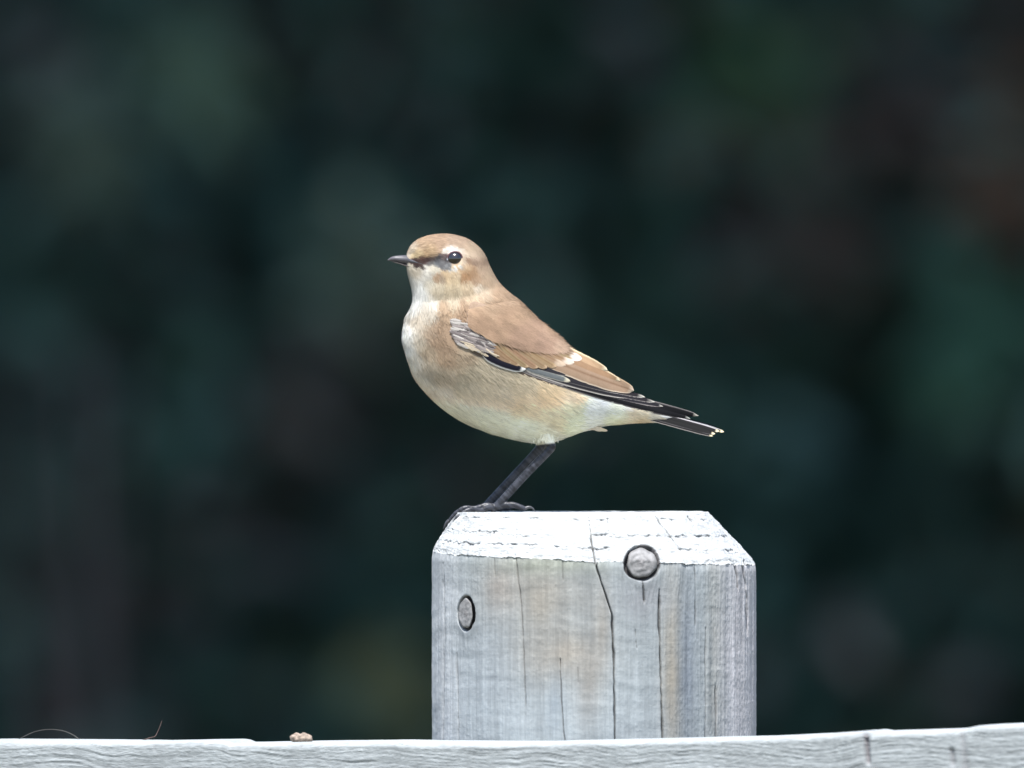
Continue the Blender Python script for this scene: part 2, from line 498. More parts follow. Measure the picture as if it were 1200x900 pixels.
def make_knot(cx, cy, ra, rb, seed):
    """end of a grown-over branch: a ringed disc sitting in its crack"""
    n, m = 40, 14
    v = []; c = []; f = []
    for j in range(m + 1):
        q = j / m
        for k in range(n):
            a = 2 * math.pi * k / n
            wob = 1 + 0.04 * math.sin(3 * a + seed) + 0.03 * math.sin(7 * a)
            px = cx + ra * q * wob * math.cos(a); py = cy + rb * q * wob * math.sin(a)
            v.append((px, py, q, a))
    v = np.array(v)
    px, py, q, a = v.T
    r = (px - 696.5) / 190.0
    # height on the post: follow the shaft and, above its edge, the bevel
    cosf = np.clip(1 - np.abs(r) ** 2.35, 0, 1) ** (1 / 2.35)
    ez = 450 + 150 + (52 + 7.5 * r + 2.5 * cosf)
    t = np.clip((py - 602) / (ez - 602), 0, 1)
    soft = 0.5 * ((t - 0.85) / 0.15)
    rad = np.where(py < ez, 147.5 * (1 - t) + 190 * t, 190.0)
    y = -rad * cosf * S
    h = 0.3e-3 * (1 - q ** 4) + 0.05e-3 * np.sin(q * 17 + seed) + 0.25e-3 * (fbm(px * 0.25, py * 0.25, 200 + seed) - 0.5) * 2 - 1.6e-3 * (q > 0.99)
    x, z = (px - 600) * S * (D + y) / D, ZC + (450 - py) * S * (D + y) / D
    y = y - h
    col = np.ones((len(v), 3)) * np.array([0.225, 0.22, 0.215])
    col *= (1 + 0.10 * np.sin(q * 17 + 1.5 * np.sin(a + seed) + 3 * fbm(px * 0.15, py * 0.15, 210)) + 0.9 * (fbm(px * 0.3, py * 0.3, 211) - 0.5))[:, None]
    core = np.exp(-(q / 0.3) ** 2) * 0.2
    col = col * (1 - core[:, None]) + np.array([0.12, 0.10, 0.10]) * core[:, None]
    rim = sstep(0.86, 0.95, q)
    col = col * (1 - 0.2 * rim[:, None])
    for j in range(m):
        for k in range(n):
            k2 = (k + 1) % n
            f.append((j * n + k, j * n + k2, (j + 1) * n + k2, (j + 1) * n + k))
    return mesh_from('knot', np.stack([x, y, z], -1), np.array(f)[:, ::-1], col)
for (kx, ky), ra, rb, tl in KNOTS:
    obj('knot', make_knot(kx - (0 if ra > 12 else 0.9), ky, ra * 0.97, rb * 0.97, kx * 0.01), M['knot'], post)

# ------------------------------------------------------------------ rail nailed to the front of the post
RA = R(18)                                        # the fence line comes nearer to the right
ct, st = math.cos(RA), math.sin(RA)
TOPE = np.array([(-2000, 868), (0, 866), (100, 866.5), (170, 867.5), (255, 866), (262, 867), (268, 869.5), (300, 869), (340, 868.2), (450, 867), (520, 868),
                 (620, 868.3), (690, 866.5), (800, 864), (885, 862), (950, 859), (1000, 856), (1012, 854.5), (1020, 856), (1100, 853.5),
                 (1128, 852.5), (1145, 848.5), (1200, 846), (1260, 845), (3000, 842)])
xs = np.concatenate([np.linspace(-1.25, -0.24, 40, endpoint=False), np.linspace(-0.24, 0.26, 900), np.linspace(0.26, 1.25, 40)[1:]])
TH = 0.036
def rail_section():
    """profile points round the plank: (depth from front 0..TH, drop below top), zone"""
    pr = []
    for d in np.linspace(0.070, 0.028, 6, endpoint=False): pr.append((0, d))
    for d in np.linspace(0.028, 0.0026, 64, endpoint=False): pr.append((0, d))
    for a in np.linspace(0, math.pi / 2, 9): pr.append((0.0034 - 0.0034 * math.cos(a), 0.0026 - 0.0026 * math.sin(a)))
    for d in np.linspace(0.0034, TH - 0.0014, 22)[1:]: pr.append((d, 0))
    for a in np.linspace(0, math.pi / 2, 4)[1:]: pr.append((TH - 0.0014 + 0.0014 * math.sin(a), 0.0014 - 0.0014 * math.cos(a)))
    for d in np.linspace(0.0014, 0.07, 8)[1:]: pr.append((TH, d))
    return np.array(pr)
pr = rail_section()
# local frame: origin on the post axis, u along the rail, w towards the viewer
back_w = RP + 0.0005
UU, KK = np.meshgrid(xs, np.arange(len(pr)), indexing='ij')
DD = pr[KK, 0]; DR = pr[KK, 1]
WW = back_w + TH - DD
XW = XC + UU * ct + WW * st                       # world
YW = UU * st * -1 - WW * ct
YW = -(UU * st) - WW * ct
XW = XC + UU * ct - WW * st
apx = 600 + XW / S * D / (D + YW)                 # where that station falls across the view
apxr = (600 + (XC + xs * ct - (back_w + TH) * st) / S * D / (D - xs * st - (back_w + TH) * ct))
ytop_r = -(xs * st) - (back_w + TH) * ct
topz_r = ZC + (450 - np.interp(apxr, TOPE[:, 0], TOPE[:, 1])) * S * (D + ytop_r) / D - 0.0006
ZW = topz_r[:, None] - DR
up = UU / S; dp_ = DR / S; ww = DD / S
sweep = 5 * np.sin(up * 0.013 + 0.8) + 2.5 * np.sin(up * 0.031) + 22 * (fbm(up * 0.008, up * 0 + 3, 301) - 0.5)
warp = 5 * (fbm(up * 0.03, dp_ * 0.08, 306) - 0.5)
lines = vnoise(up * 0.02, (dp_ + sweep + warp - 0.055 * up) * 0.8, 302) - 0.5
lines2 = vnoise(up * 0.05, (dp_ + sweep + warp - 0.055 * up) * 2.2, 303) - 0.5
tline = vnoise(up * 0.012, ww * 0.35, 304) - 0.5
fr = DD < 0.0013
hh = np.where(fr, 0.9 * lines + 0.35 * lines2, 0.8 * tline) + (fbm(up * 0.06, dp_ * 0.06 + ww * 0.06, 305) - 0.5) * 0.6
gouge = np.zeros_like(UU); gdark = np.zeros_like(UU)
for gx_, w_, d_, l0, l1 in ((1014, 3.0, 1.6, 2, 40), (1127, 4.0, 0.6, 2, 60), (1113, 3.0, 0.9, 22, 45), (180, 1.0, 0.5, 3, 14), (352, 0.8, 0.5, 1, 10)):
    p_ = np.exp(-((apx - gx_ - 0.1 * dp_) / w_) ** 2) * sstep(l0 - 3, l0 + 3, dp_) * (1 - sstep(l1 - 6, l1, dp_))
    gouge += p_ * d_; gdark = np.maximum(gdark, p_ * min(1, d_ / 2))
ridge = np.exp(-((apx - 1023) / 4) ** 2) * 0.9
off = (hh * 0.34 - gouge + ridge * fr) * 1e-3
nd = np.where(DD <= 0, 1.0, np.where(DD >= TH, -1.0, 0.0)); nt = np.where(DR <= 0, 1.0, 0.0)
cr_ = (nd == 0) & (nt == 0); nd = np.where(cr_, np.where(DD < TH / 2, 0.7, -0.7), nd); nt = np.where(cr_, 0.7, nt)
XW = XW - nd * off * st; YW = YW - nd * off * ct; ZW = ZW + nt * off * 0.8
RC = np.ones(UU.shape + (3,)) * np.array([0.30, 0.32, 0.322])
RC *= (1 + np.where(fr, 0.16 * lines + 0.14 * lines2, 0.2 * tline))[..., None]
RC = RC * (1 - 0.8 * gdark[..., None]) + np.array([0.12, 0.09, 0.10]) * 0.8 * gdark[..., None]
cavity = np.clip(-(lines + 0.5 * lines2) - 0.22, 0, 1) * fr
RC *= (1 - 0.7 * np.clip(cavity, 0, 0.6))[..., None]
nu, npf = UU.shape
ii = np.arange(nu * npf).reshape(nu, npf)
rf = np.stack([ii[:-1, :-1], ii[1:, :-1], ii[1:, 1:], ii[:-1, 1:]], -1).reshape(-1, 4)
rfl = [tuple(q) for q in rf] + [tuple(ii[0, :]), tuple(ii[-1, ::-1])] + [(ii[k, 0], ii[k, -1], ii[k + 1, -1], ii[k + 1, 0]) for k in range(nu - 1)]
rail = obj('fence_rail', mesh_from('fence_rail', np.stack([XW, YW, ZW], -1).reshape(-1, 3), rfl, RC.reshape(-1, 3)), M['rail'])
tag(rail, 'long weathered grey wooden rail crossing in front of the post along the bottom', 'fence rail')

def rail_point(px, depth_from_front):
    """a spot on the rail's upper side"""
    k = int(np.argmin(np.abs(apxr - px)))
    j = int(np.argmin(np.abs(pr[:, 0] - depth_from_front) + 10 * pr[:, 1]))
    return Vector((XW[k, j], YW[k, j], ZW[k, j]))

# small lump of dried dirt on the rail
def lump(name, c, rx, ry, rz, seed):
    n, m = 28, 16
    v = []
    for j in range(m + 1):
        th = math.pi * j / m
        for k in range(n):
            a = 2 * math.pi * k / n
            d = Vector((math.sin(th) * math.cos(a), math.sin(th) * math.sin(a), math.cos(th)))
            r = 1 + 0.5 * (fbm(d.x * 2.2 + seed, d.z * 2.2 + d.y, 400 + seed) - 0.5) - 0.28 * math.exp(-((d.x + 0.05) / 0.18) ** 2) * max(d.z, 0)
            v.append((c.x + d.x * rx * r, c.y + d.y * ry * r, c.z + d.z * rz * r))
    f = [(j * n + k, (j + 1) * n + k, (j + 1) * n + (k + 1) % n, j * n + (k + 1) % n) for j in range(m) for k in range(n)]
    return obj(name, mesh_from(name, np.array(v), np.array(f)), M['lump'])
lp = rail_point(344, 0.010)
tag(lump('dirt_lump', lp + Vector((0, 0, 0.0012)), 12.5 * S, 10 * S, 7.5 * S, 3), 'small brown lump of dried dirt lying on the rail', 'dirt lump')

def stem_on_rail(name, pts, depth, r, mat, label):
    """thin dry plant stem; points are (px right of the anchor, px above the rail, px back)"""
    a = rail_point(pts[0][0], depth)
    path = [(a.x + (p[0] - pts[0][0]) * S, a.y + p[2] * S, a.z + p[1] * S) for p in pts]
    mb = MB(); sp = smooth_path(path, 40)
    mb.tube([Vector(q) for q in sp], [r * (1 - 0.55 * i / 39) for i in range(40)], 8)
    return tag(mb.build(name, mat), label, 'plant stem')
stem_on_rail('dry_stem', [(138, -1, 0), (146, 2, 0), (153, 4, 5), (156, 9, 8), (159, 16, 10), (161, 22, 12)], 0.030, 0.00026, M['stem'],
             'thin reddish brown dry stem curling upright from the rail')
stem_on_rail('curled_tendril', [(66, -2, 0), (58, 4, 15), (45, 9, 30), (28, 10.5, 40), (12, 8, 40), (0, 3, 30), (-8, -1, 10)], 0.030, 0.00026, M['palestem'],
             'pale curled tendril arching over the left end of the rail')

# ------------------------------------------------------------------ bird
bird = empty('bird', (P(585, 600)[0], 0.0, TOPZ))
tag(bird, 'small buff brown songbird with black wingtips standing on the post', 'bird')

LOFT = [  # top (px, py), bottom (px, py), half width px
    ((476.0, 301.5), (476.4, 312), 2.5), ((477.5, 294.8), (476.8, 316), 5.5), ((482, 287), (478.0, 322.5), 9), ((490, 280.5), (480.0, 330), 12.5),
    ((502, 276), (482.0, 338), 17), ((516, 274), (483.2, 346), 22), ((530, 274.7), (483.0, 354), 26.5), ((546.7, 279.3), (480.5, 362), 30),
    ((560, 288.3), (477, 369), 33), ((568.3, 298.3), (474.5, 377), 36), ((575, 313.3), (472.6, 386), 40), ((583.3, 328.3), (472, 396), 45.5),
    ((593.3, 339.3), (473.8, 407), 51), ((610, 353.3), (477.5, 421), 56.5), ((626.7, 370), (485, 441), 61), ((643, 385), (500, 461), 63),
    ((661, 401), (520, 479.5), 63), ((680, 415), (546, 496), 60), ((697, 426), (580, 509), 55), ((712, 438), (612, 517), 49),
    ((722, 447), (638, 519), 42), ((732, 455), (660, 513.5), 35), ((744, 463), (682, 506), 28), ((758, 469.5), (712, 498.5), 20),
    ((772, 476), (745, 495.5), 13), ((785, 482.5), (772, 494.5), 8), ((795, 487.5), (788, 493), 4.5)]
tp = smooth_path([a for a, b, w in LOFT], 261)
bt = smooth_path([b for a, b, w in LOFT], 261)
wd = smooth_path([[w, 0] for a, b, w in LOFT], 261)[:, 0]
NTH = 128
th = np.linspace(0, 2 * math.pi, NTH, endpoint=False)
def loft_px():
    c = (tp + bt) / 2; h = (tp - bt) / 2
    cx = c[:, None, 0] + h[:, None, 0] * np.cos(th)[None]
    cy = c[:, None, 1] + h[:, None, 1] * np.cos(th)[None]
    sn = np.sin(th)[None]
    y = -wd[:, None] * np.sign(sn) * np.abs(sn) ** 0.92
    # soft furrow between cheek and shoulder, eye socket, lores, full breast
    d, t = seg_dist(cx, cy, [(486, 352), (515, 352), (550, 349), (583, 338)])
    y = y * (1 - 0.055 * np.exp(-(d / 7.5) ** 2))
    d, t = seg_dist(cx, cy, [(545, 320), (520, 327)])
    y = y * (1 + 0.05 * np.exp(-(d / 15) ** 2))
    q = np.hypot(cx - 532.5, cy - 303)
    y = y * (1 - 0.05 * np.exp(-(q / 12) ** 2))
    d, t = seg_dist(cx, cy, [(498, 308), (518, 306)])
    y = y * (1 - 0.10 * np.exp(-(d / 7) ** 2))
    return cx, cy, y
LX, LY, LW = loft_px()
def px3(px, py, wpx):
    y = wpx * S
    k = (D + y) / D
    return np.stack([(px - 600) * S * k, y, ZC + (450 - py) * S * k], -1)
LP = px3(LX, LY, LW)
ns = len(LP)
ii = np.arange(ns * NTH).reshape(ns, NTH); jn = np.roll(ii, -1, 1)
lf = [tuple(q) for q in np.stack([ii[:-1], jn[:-1], jn[1:], ii[1:]], -1).reshape(-1, 4)] + [tuple(ii[0][::-1]), tuple(ii[-1])]
body_mb = MB()
body_mb.add(LP.reshape(-1, 3), lf)
bvh = BVHTree.FromPolygons([Vector(p) for p in LP.reshape(-1, 3)], lf)

# legs and toes: (px, py, depth px), radius px
def chain(pts, rad, n=24, nn=12):
    sp = smooth_path(pts, n); rr = np.interp(np.linspace(0, 1, n), np.linspace(0, 1, len(rad)), rad)
    body_mb.tube([Vector(px3(q[0], q[1], q[2])) for q in sp], [r * S for r in rr], nn)
CLAWS = []
def leg(y0, ax, ay, fx, hipx, toes, hind):
    # thigh feathering, hock, tarsus
    chain([(hipx - 8, 492, y0 * 0.8), (hipx, 506, y0 * 0.95), (ax - 2, ay - 6, y0), (ax, ay, y0)], [10, 8.5, 5.8, 4.6], 20)
    chain([(ax - 3, ay - 4, y0), (ax, ay + 1, y0), (ax - 9, ay + 12, y0), (ax - 30, ay + 34, y0), (fx + 6, 588, y0), (fx + 1, 594.5, y0)],
          [4.9, 5.6, 5.0, 4.6, 4.7, 5.2], 34, 14)
    chain([(fx + 3, 592.5, y0), (fx - 3, 596.5, y0), (fx - 6, 597, y0)], [4.2, 4.2, 3.2], 10)
    for t in toes:
        chain(t, [4.0, 2.9, 3.7, 2.6, 3.3, 2.3, 1.9], 30, 10)
        CLAWS.append((t[-2], t[-1]))
    chain(hind, [4.2, 3.6, 4.0, 3.2, 2.6], 20, 10)
    CLAWS.append((hind[-2], hind[-1]))
#   near leg
leg(-27, 646, 522.5, 581, 640,
    [[(581, 595.0, -27), (573, 595, -32), (564, 598.2, -37), (555, 596.8, -42), (545, 599.2, -46), (537.5, 605.0, -48)],
     [(581, 594.5, -27), (571, 591.8, -28), (558, 595.6, -29), (546, 595.0, -30), (534, 601.5, -31), (525.5, 611.0, -31.5)],
     [(581, 595.0, -27), (572, 595.5, -24), (563, 596.2, -21), (552, 597.6, -18), (543, 600.5, -16)]],
    [(580, 594.5, -27), (590, 592.4, -28), (600, 591.6, -29), (610, 594.2, -30), (616, 596.4, -30)])
#   far leg
leg(25, 634, 521.5, 568, 628,
    [[(568, 595.5, 25), (558, 597, 21), (548, 598.5, 18), (540, 602, 16), (534, 607, 15)],
     [(568, 595.5, 25), (554, 596, 27), (542, 599.5, 28), (533, 606, 28), (527, 615, 28)],
     [(568, 595.5, 25), (558, 596.5, 30), (550, 597.5, 34), (541, 600.5, 38)]],
    [(569, 595.5, 25), (579, 595.5, 26), (589, 595.8, 27), (597, 596.5, 27)])

tmp = bpy.data.objects.new('tmp', mesh_from('tmp', body_mb.v, body_mb.f))
scene.collection.objects.link(tmp)
md = tmp.modifiers.new('r', 'REMESH'); md.mode = 'VOXEL'; md.voxel_size = 0.00033; md.adaptivity = 0
ms = tmp.modifiers.new('s', 'SMOOTH'); ms.factor = 0.5; ms.iterations = 2
dg = bpy.context.evaluated_depsgraph_get()
bme = bpy.data.meshes.new_from_object(tmp.evaluated_get(dg))
bpy.data.objects.remove(tmp)
bme.name = 'body'
nvb = len(bme.vertices)
BC = np.empty(nvb * 3, np.float32); bme.vertices.foreach_get('co', BC); BC = BC.reshape(-1, 3)

# plumage colours with some light and shade left in them, (px, py, sRGB, reach px)
PAL = [
    (510, 281, (188, 158, 128), 9), (535, 281, (186, 160, 134), 9), (556, 292, (190, 168, 140), 8), (482, 289, (212, 196, 172), 5), (494, 285, (196, 166, 132), 7),
    (489, 296, (205, 180, 134), 4), (503, 291, (190, 160, 118), 6), (498, 297, (188, 155, 112), 3.5), (507, 298, (180, 150, 112), 3),
    (528, 291, (255, 252, 246), 3.2), (534, 292.3, (255, 250, 242), 2.4), (521, 294, (240, 230, 216), 2.4), (540, 293, (236, 222, 204), 2.6), (546, 296, (212, 192, 166), 3.0), (536, 286, (190, 164, 136), 3.2), (526, 284.5, (188, 160, 132), 3.0), (545, 289, (190, 164, 136), 3.2), (556, 299, (200, 176, 150), 4.5),
    (500, 304, (84, 62, 60), 3.2), (493, 302.5, (96, 66, 60), 2.6), (486.5, 305.5, (88, 66, 62), 2.2), (491.5, 307.5, (92, 72, 66), 2.2), (507, 302, (92, 80, 78), 3.2), (513, 303, (84, 82, 86), 3.4), (519, 301, (120, 104, 102), 2.6),
    (512, 308, (98, 102, 106), 3.2), (519, 308, (98, 98, 100), 3.2), (523, 304, (70, 64, 66), 2.2), (521.5, 299, (120, 96, 94), 1.8), (522, 312.5, (116, 118, 120), 2.6), (504, 308, (112, 110, 108), 2.6),
    (526.5, 316.8, (160, 168, 170), 1.5), (533, 315.6, (200, 204, 202), 1.3), (540, 312.5, (196, 196, 188), 1.3), (540, 317, (186, 156, 118), 2.4), (533, 319.5, (196, 170, 130), 2.2), (544, 308, (196, 176, 150), 2.4), (536, 321, (200, 180, 146), 3.2), (528, 322, (198, 176, 140), 3),
    (488, 311.5, (70, 52, 52), 1.6), (494, 313.6, (74, 60, 58), 1.5), (498, 315, (110, 98, 92), 1.3),
    (549, 304, (146, 116, 92), 2.6), (556, 304.5, (140, 112, 92), 2.8), (563, 306, (168, 142, 118), 4),
    (547, 313, (190, 160, 122), 4), (546, 322, (170, 130, 88), 5), (555, 319, (176, 140, 102), 5), (558, 328, (176, 146, 114), 4.5), (563, 316, (186, 160, 132), 5),
    (507, 316, (206, 198, 178), 4), (500, 318, (212, 208, 196), 4), (511, 325, (176, 146, 112), 3.6), (518, 326, (160, 140, 116), 3.2), (524, 322, (198, 172, 132), 4), (530, 329, (206, 184, 146), 5),
    (488, 321, (206, 194, 172), 4.5), (497, 324, (208, 204, 192), 5), (484, 332, (214, 212, 202), 6), (492, 341, (218, 220, 216), 8), (486, 354, (232, 234, 230), 7), (502, 334, (208, 200, 180), 6),
    (512, 341, (206, 192, 164), 7), (530, 341, (206, 188, 154), 7), (548, 336, (204, 182, 148), 5), (560, 337, (224, 210, 188), 4), (566, 342, (206, 186, 158), 6), (573, 330, (186, 160, 130), 7), (578, 320, (190, 166, 136), 6),
    (590, 342, (188, 158, 126), 9), (505, 352, (222, 218, 206), 6), (530, 352, (212, 196, 168), 6), (552, 351, (206, 184, 152), 6),
    (500, 364, (216, 206, 188), 8), (522, 361, (190, 162, 130), 7), (545, 362, (182, 150, 118), 8), (570, 358, (186, 156, 124), 9), (560, 374, (174, 142, 112), 9), (585, 370, (176, 144, 114), 10),
    (605, 365, (182, 150, 118), 9), (612, 385, (170, 138, 112), 11), (635, 392, (170, 138, 114), 10), (640, 384, (188, 156, 124), 7), (655, 403, (178, 150, 124), 9), (680, 418, (190, 160, 130), 8), (705, 435, (200, 176, 146), 8),
    (478, 384, (236, 238, 234), 8), (476, 400, (232, 232, 226), 8), (490, 378, (212, 200, 180), 8), (489, 396, (204, 192, 170), 7), (502, 384, (190, 166, 138), 7), (514, 380, (176, 148, 118), 7), (513, 397, (176, 148, 118), 9),
    (500, 408, (190, 170, 142), 8), (520, 415, (178, 152, 122), 9), (484, 420, (218, 212, 198), 8), (500, 428, (196, 182, 158), 9), (492, 440, (214, 208, 194), 8), (518, 438, (190, 174, 148), 10), (512, 458, (208, 202, 188), 9),
    (540, 418, (176, 156, 128), 9), (550, 435, (180, 168, 142), 10), (545, 455, (192, 182, 158), 11), (540, 476, (206, 202, 188), 11), (572, 440, (184, 172, 146), 10), (580, 462, (194, 184, 160), 12), (572, 488, (208, 204, 190), 12),
    (605, 450, (188, 176, 148), 10), (612, 475, (202, 188, 158), 12), (608, 500, (212, 206, 192), 11), (640, 462, (200, 182, 146), 10), (645, 485, (208, 194, 166), 12), (632, 505, (208, 202, 186), 8), (642, 513, (208, 202, 188), 7),
    (665, 475, (212, 200, 174), 10), (668, 495, (216, 206, 184), 10), (690, 475, (224, 218, 202), 9), (690, 495, (224, 216, 198), 9), (715, 480, (224, 216, 198), 9), (712, 495, (224, 210, 182), 8), (740, 485, (222, 212, 186), 8),
    (745, 493, (222, 204, 166), 6), (765, 487, (218, 212, 194), 6), (785, 488, (220, 220, 218), 6), (730, 470, (214, 218, 218), 7), (700, 466, (206, 212, 214), 8), (670, 458, (196, 184, 156), 9)]
PA = np.array([(p[0], p[1], p[3]) for p in PAL]); PCL = lin([p[2] for p in PAL])
ALB = 0.85
def plumage(px, py):
    """Shepard blend of the palette; nearest small patches win"""
    out = np.zeros((len(px), 3)); 
    for s in range(0, len(px), 20000):
        a = px[s:s + 20000, None]; b = py[s:s + 20000, None]
        d2 = ((a - PA[None, :, 0]) ** 2 + (b - PA[None, :, 1]) ** 2) / PA[None, :, 2] ** 2
        w = np.exp(-d2 * 1.15) + 1e-5 / (1 + d2) ** 2
        out[s:s + 20000] = (w[..., None] * PCL[None]).sum(1) / w.sum(1)[:, None]
    under = sstep(430, 480, py + 0.0 * px) * (1 - sstep(700, 760, px))  # belly colour is raised to offset its shading
    breast_light = np.exp(-((px - 474) / 16) ** 2) * sstep(345, 375, py)  # sunlit front edge of the breast, painted into the colour
    out = out * ALB * (0.88 + 0.56 * under + 0.28 * sstep(400, 430, py) + 0.34 * breast_light + 0.10 * np.exp(-((px - 488) / 14) ** 2 - ((py - 340) / 16) ** 2))[:, None]
    grey = out.mean(1, keepdims=True)
    out = grey + (out - grey) * (0.80 + 0.05 * under)[:, None] * np.array([1.0, 1.0, 1.0])
    out = out * (1 + under[:, None] * np.array([0.06, 0.0, -0.01]))
    out = out * np.array([1.0, 0.965, 0.915])
    return np.minimum(out, 0.86)
def to_px(v):
    k = (D + v[:, 1]) / D
    return 600 + v[:, 0] / S / k, 450 + (ZC - v[:, 2]) / S / k
bpx, bpy_ = to_px(BC)
bcol = plumage(bpx + 1.5 * (vnoise(bpx * .5, bpy_ * .5, 500) - .5), bpy_ + 2 * (vnoise(bpx * .6, bpy_ * .4, 501) - .5))
flank = 1 + (vnoise((bpx * 0.8 + bpy_ * 0.57) * 0.12, (bpx * -0.57 + bpy_ * 0.8) * 0.5, 502) - 0.5) * 0.10
bcol *= flank[:, None]
is_leg = sstep(518.5, 521.5, bpy_ + 0.10 * (bpx - 640))
is_leg = np.where(bpy_ > 523, 1, is_leg) * (bpx < 662) * (bpy_ > 517)
scut_shine = 0.55 + 0.9 * sstep(0.35, 0.6, vnoise(bpx * 0.42 - bpy_ * 0.42, (bpx + bpy_) * 0.05, 505)) + 0.4 * (vnoise((bpx * 0.6 - bpy_ * 0.8) * 0.3, (bpx + bpy_) * 0.02, 503)) + 0.25 * (vnoise(bpx * 0.9, bpy_ * 0.9, 504) - .5)  # scale bands, the pale ones painted as highlights on legs and toes
lcol = np.array([0.026, 0.027, 0.032])[None] * scut_shine[:, None]
bcol = bcol * (1 - is_leg[:, None]) + lcol * is_leg[:, None]
set_col(bme, bcol)
bme.polygons.foreach_set('use_smooth', np.ones(len(bme.polygons), bool))
bme.materials.clear()
body = obj('body', bme, M['body'], bird)
la = bme.attributes.new('leg', 'FLOAT', 'POINT'); la.data.foreach_set('value', is_leg.astype(np.float32))
nb = M['body'].node_tree
a_ = nb.nodes.new('ShaderNodeAttribute'); a_.attribute_name = 'leg'
mr_ = nb.nodes.new('ShaderNodeMapRange'); mr_.inputs[3].default_value = 0.8; mr_.inputs[4].default_value = 0.36
nb.links.new(a_.outputs['Fac'], mr_.inputs[0]); nb.links.new(mr_.outputs[0], nb.nodes['Principled BSDF'].inputs['Roughness'])

# fine barbs lying on the body
WINGPOLY = [(529, 374), (548, 374), (575, 390), (640, 400), (668, 408), (700, 425), (745, 453), (820, 484), (812, 496), (772, 488), (735, 476), (690, 466), (640, 447), (613, 437), (570, 423), (548, 411), (536, 402), (529, 388)]
def inside(px, py, poly):
    r = np.zeros(len(px), bool)
    n = len(poly)
    for k in range(n):
        x0, y0 = poly[k]; x1, y1 = poly[(k + 1) % n]
        c = ((y0 > py) != (y1 > py)) & (px < (x1 - x0) * (py - y0) / (y1 - y0 + 1e-12) + x0)
        r ^= c
    return r
dS = np.gradient(LP, axis=0); dT = (np.roll(LP, -1, 1) - np.roll(LP, 1, 1)) / 2
NRM = np.cross(dT, dS); NRM /= np.linalg.norm(NRM, axis=-1, keepdims=True) + 1e-15
cen = LP.mean(1, keepdims=True)
flip = np.sign(((LP - cen) * NRM).sum(-1, keepdims=True)); flip[flip == 0] = 1
NRM *= flip
area = np.linalg.norm(np.cross(dS, dT), axis=-1)
area[:3] = 0; area[-6:] = 0
pz = (area / area.sum()).ravel()
NST = 70000
pick = rng.choice(len(pz), NST, p=pz)
si = pick // NTH; ti = pick % NTH
j1 = rng.random(NST)[:, None] - 0.5; j2 = rng.random(NST)[:, None] - 0.5
root = LP[si, ti] + dS[si, ti] * j1 + dT[si, ti] * j2
nrm = NRM[si, ti]
fwd = dS[si, ti]; fwd = fwd / (np.linalg.norm(fwd, axis=1, keepdims=True) + 1e-12)
rpx, rpy = to_px(root)
keep = ~inside(rpx, rpy, WINGPOLY)
keep &= np.hypot(rpx - 532.5, rpy - 303) > 9.5
keep &= ~((rpx < 484) & (rpy > 298) & (rpy < 315))
root, nrm, fwd, rpx, rpy = root[keep], nrm[keep], fwd[keep], rpx[keep], rpy[keep]
n = len(root)
# flow: tailward, drooping a little on the flanks
head = np.clip(1 - sstep(330, 360, rpy + 0.0 * rpx) , 0, 1)
tang = np.cross(nrm, fwd)
fdir = fwd + tang * (rng.normal(0, 0.16, n) + 0.35 * (vnoise(rpx * 0.03, rpy * 0.03, 601) - 0.5))[:, None]
fdir[:, 2] -= 0.12 * (1 - head)
fdir -= nrm * (fdir * nrm).sum(1, keepdims=True)
fdir /= np.linalg.norm(fdir, axis=1, keepdims=True)
ln_ = (np.where(head > 0.5, 4.2, 9.0) + 4 * rng.random(n) * (1 - 0.6 * head)) * S
dface = np.hypot(rpx - 515, rpy - 304)
ln_ *= np.clip(0.45 + dface / 40, 0.45, 1)
wid = np.where(head > 0.5, 0.55, 0.8) * S * (0.7 + 0.6 * rng.random(n))
lift = (0.05 + 0.07 * rng.random(n)) * np.where(head > 0.5, 0.55, 1.0)
tuft = sstep(0.72, 0.85, vnoise(rpx * 0.06, rpy * 0.06, 603)) * (1 - head)
lift = lift * (1 + 0.9 * tuft)
sd_ = np.cross(nrm, fdir)
V = np.zeros((n, 7, 3))
for j, (q, wv) in enumerate(((0.0, 0.8), (0.38, 1.0), (0.75, 0.7))):
    c_ = root + fdir * (ln_ * q)[:, None] + nrm * (ln_ * (lift * (q - 0.25 * q * q * 1.6)) + 0.15 * S)[:, None]
    V[:, 2 * j] = c_ - sd_ * (wid * wv * 0.5)[:, None]
    V[:, 2 * j + 1] = c_ + sd_ * (wid * wv * 0.5)[:, None]
V[:, 6] = root + fdir * ln_[:, None] + nrm * (ln_ * lift * 0.55 + 0.15 * S)[:, None]
b0 = (np.arange(n) * 7)[:, None]
tri = np.concatenate([b0 + np.array([[0, 1, 3]]), b0 + np.array([[0, 3, 2]]), b0 + np.array([[2, 3, 5]]), b0 + np.array([[2, 5, 4]]), b0 + np.array([[4, 5, 6]])], 0)
fa_, fb_ = rpx * 0.82 + rpy * 0.57, -rpx * 0.57 + rpy * 0.82
sc = plumage(rpx, rpy) * (1 + rng.normal(0, 0.11, n) + 0.22 * (vnoise(fa_ * 0.09, fb_ * 0.42, 604) - 0.5) + 0.14 * (fbm(rpx * 0.08, rpy * 0.08, 605) - 0.5))[:, None]
sc = np.clip(sc, 0.01, 0.95)
vc = np.repeat(sc[:, None], 7, 1)
vc[:, :2] *= 0.93; vc[:, 6] *= 1.04
dme = mesh_from('plumage', V.reshape(-1, 3), tri[:, ::-1], vc.reshape(-1, 3))
dme.normals_split_custom_set_from_vertices(np.repeat(nrm[:, None], 7, 1).reshape(-1, 3).tolist())
down = obj('plumage', dme, M['down'], body)
down['kind'] = 'stuff'

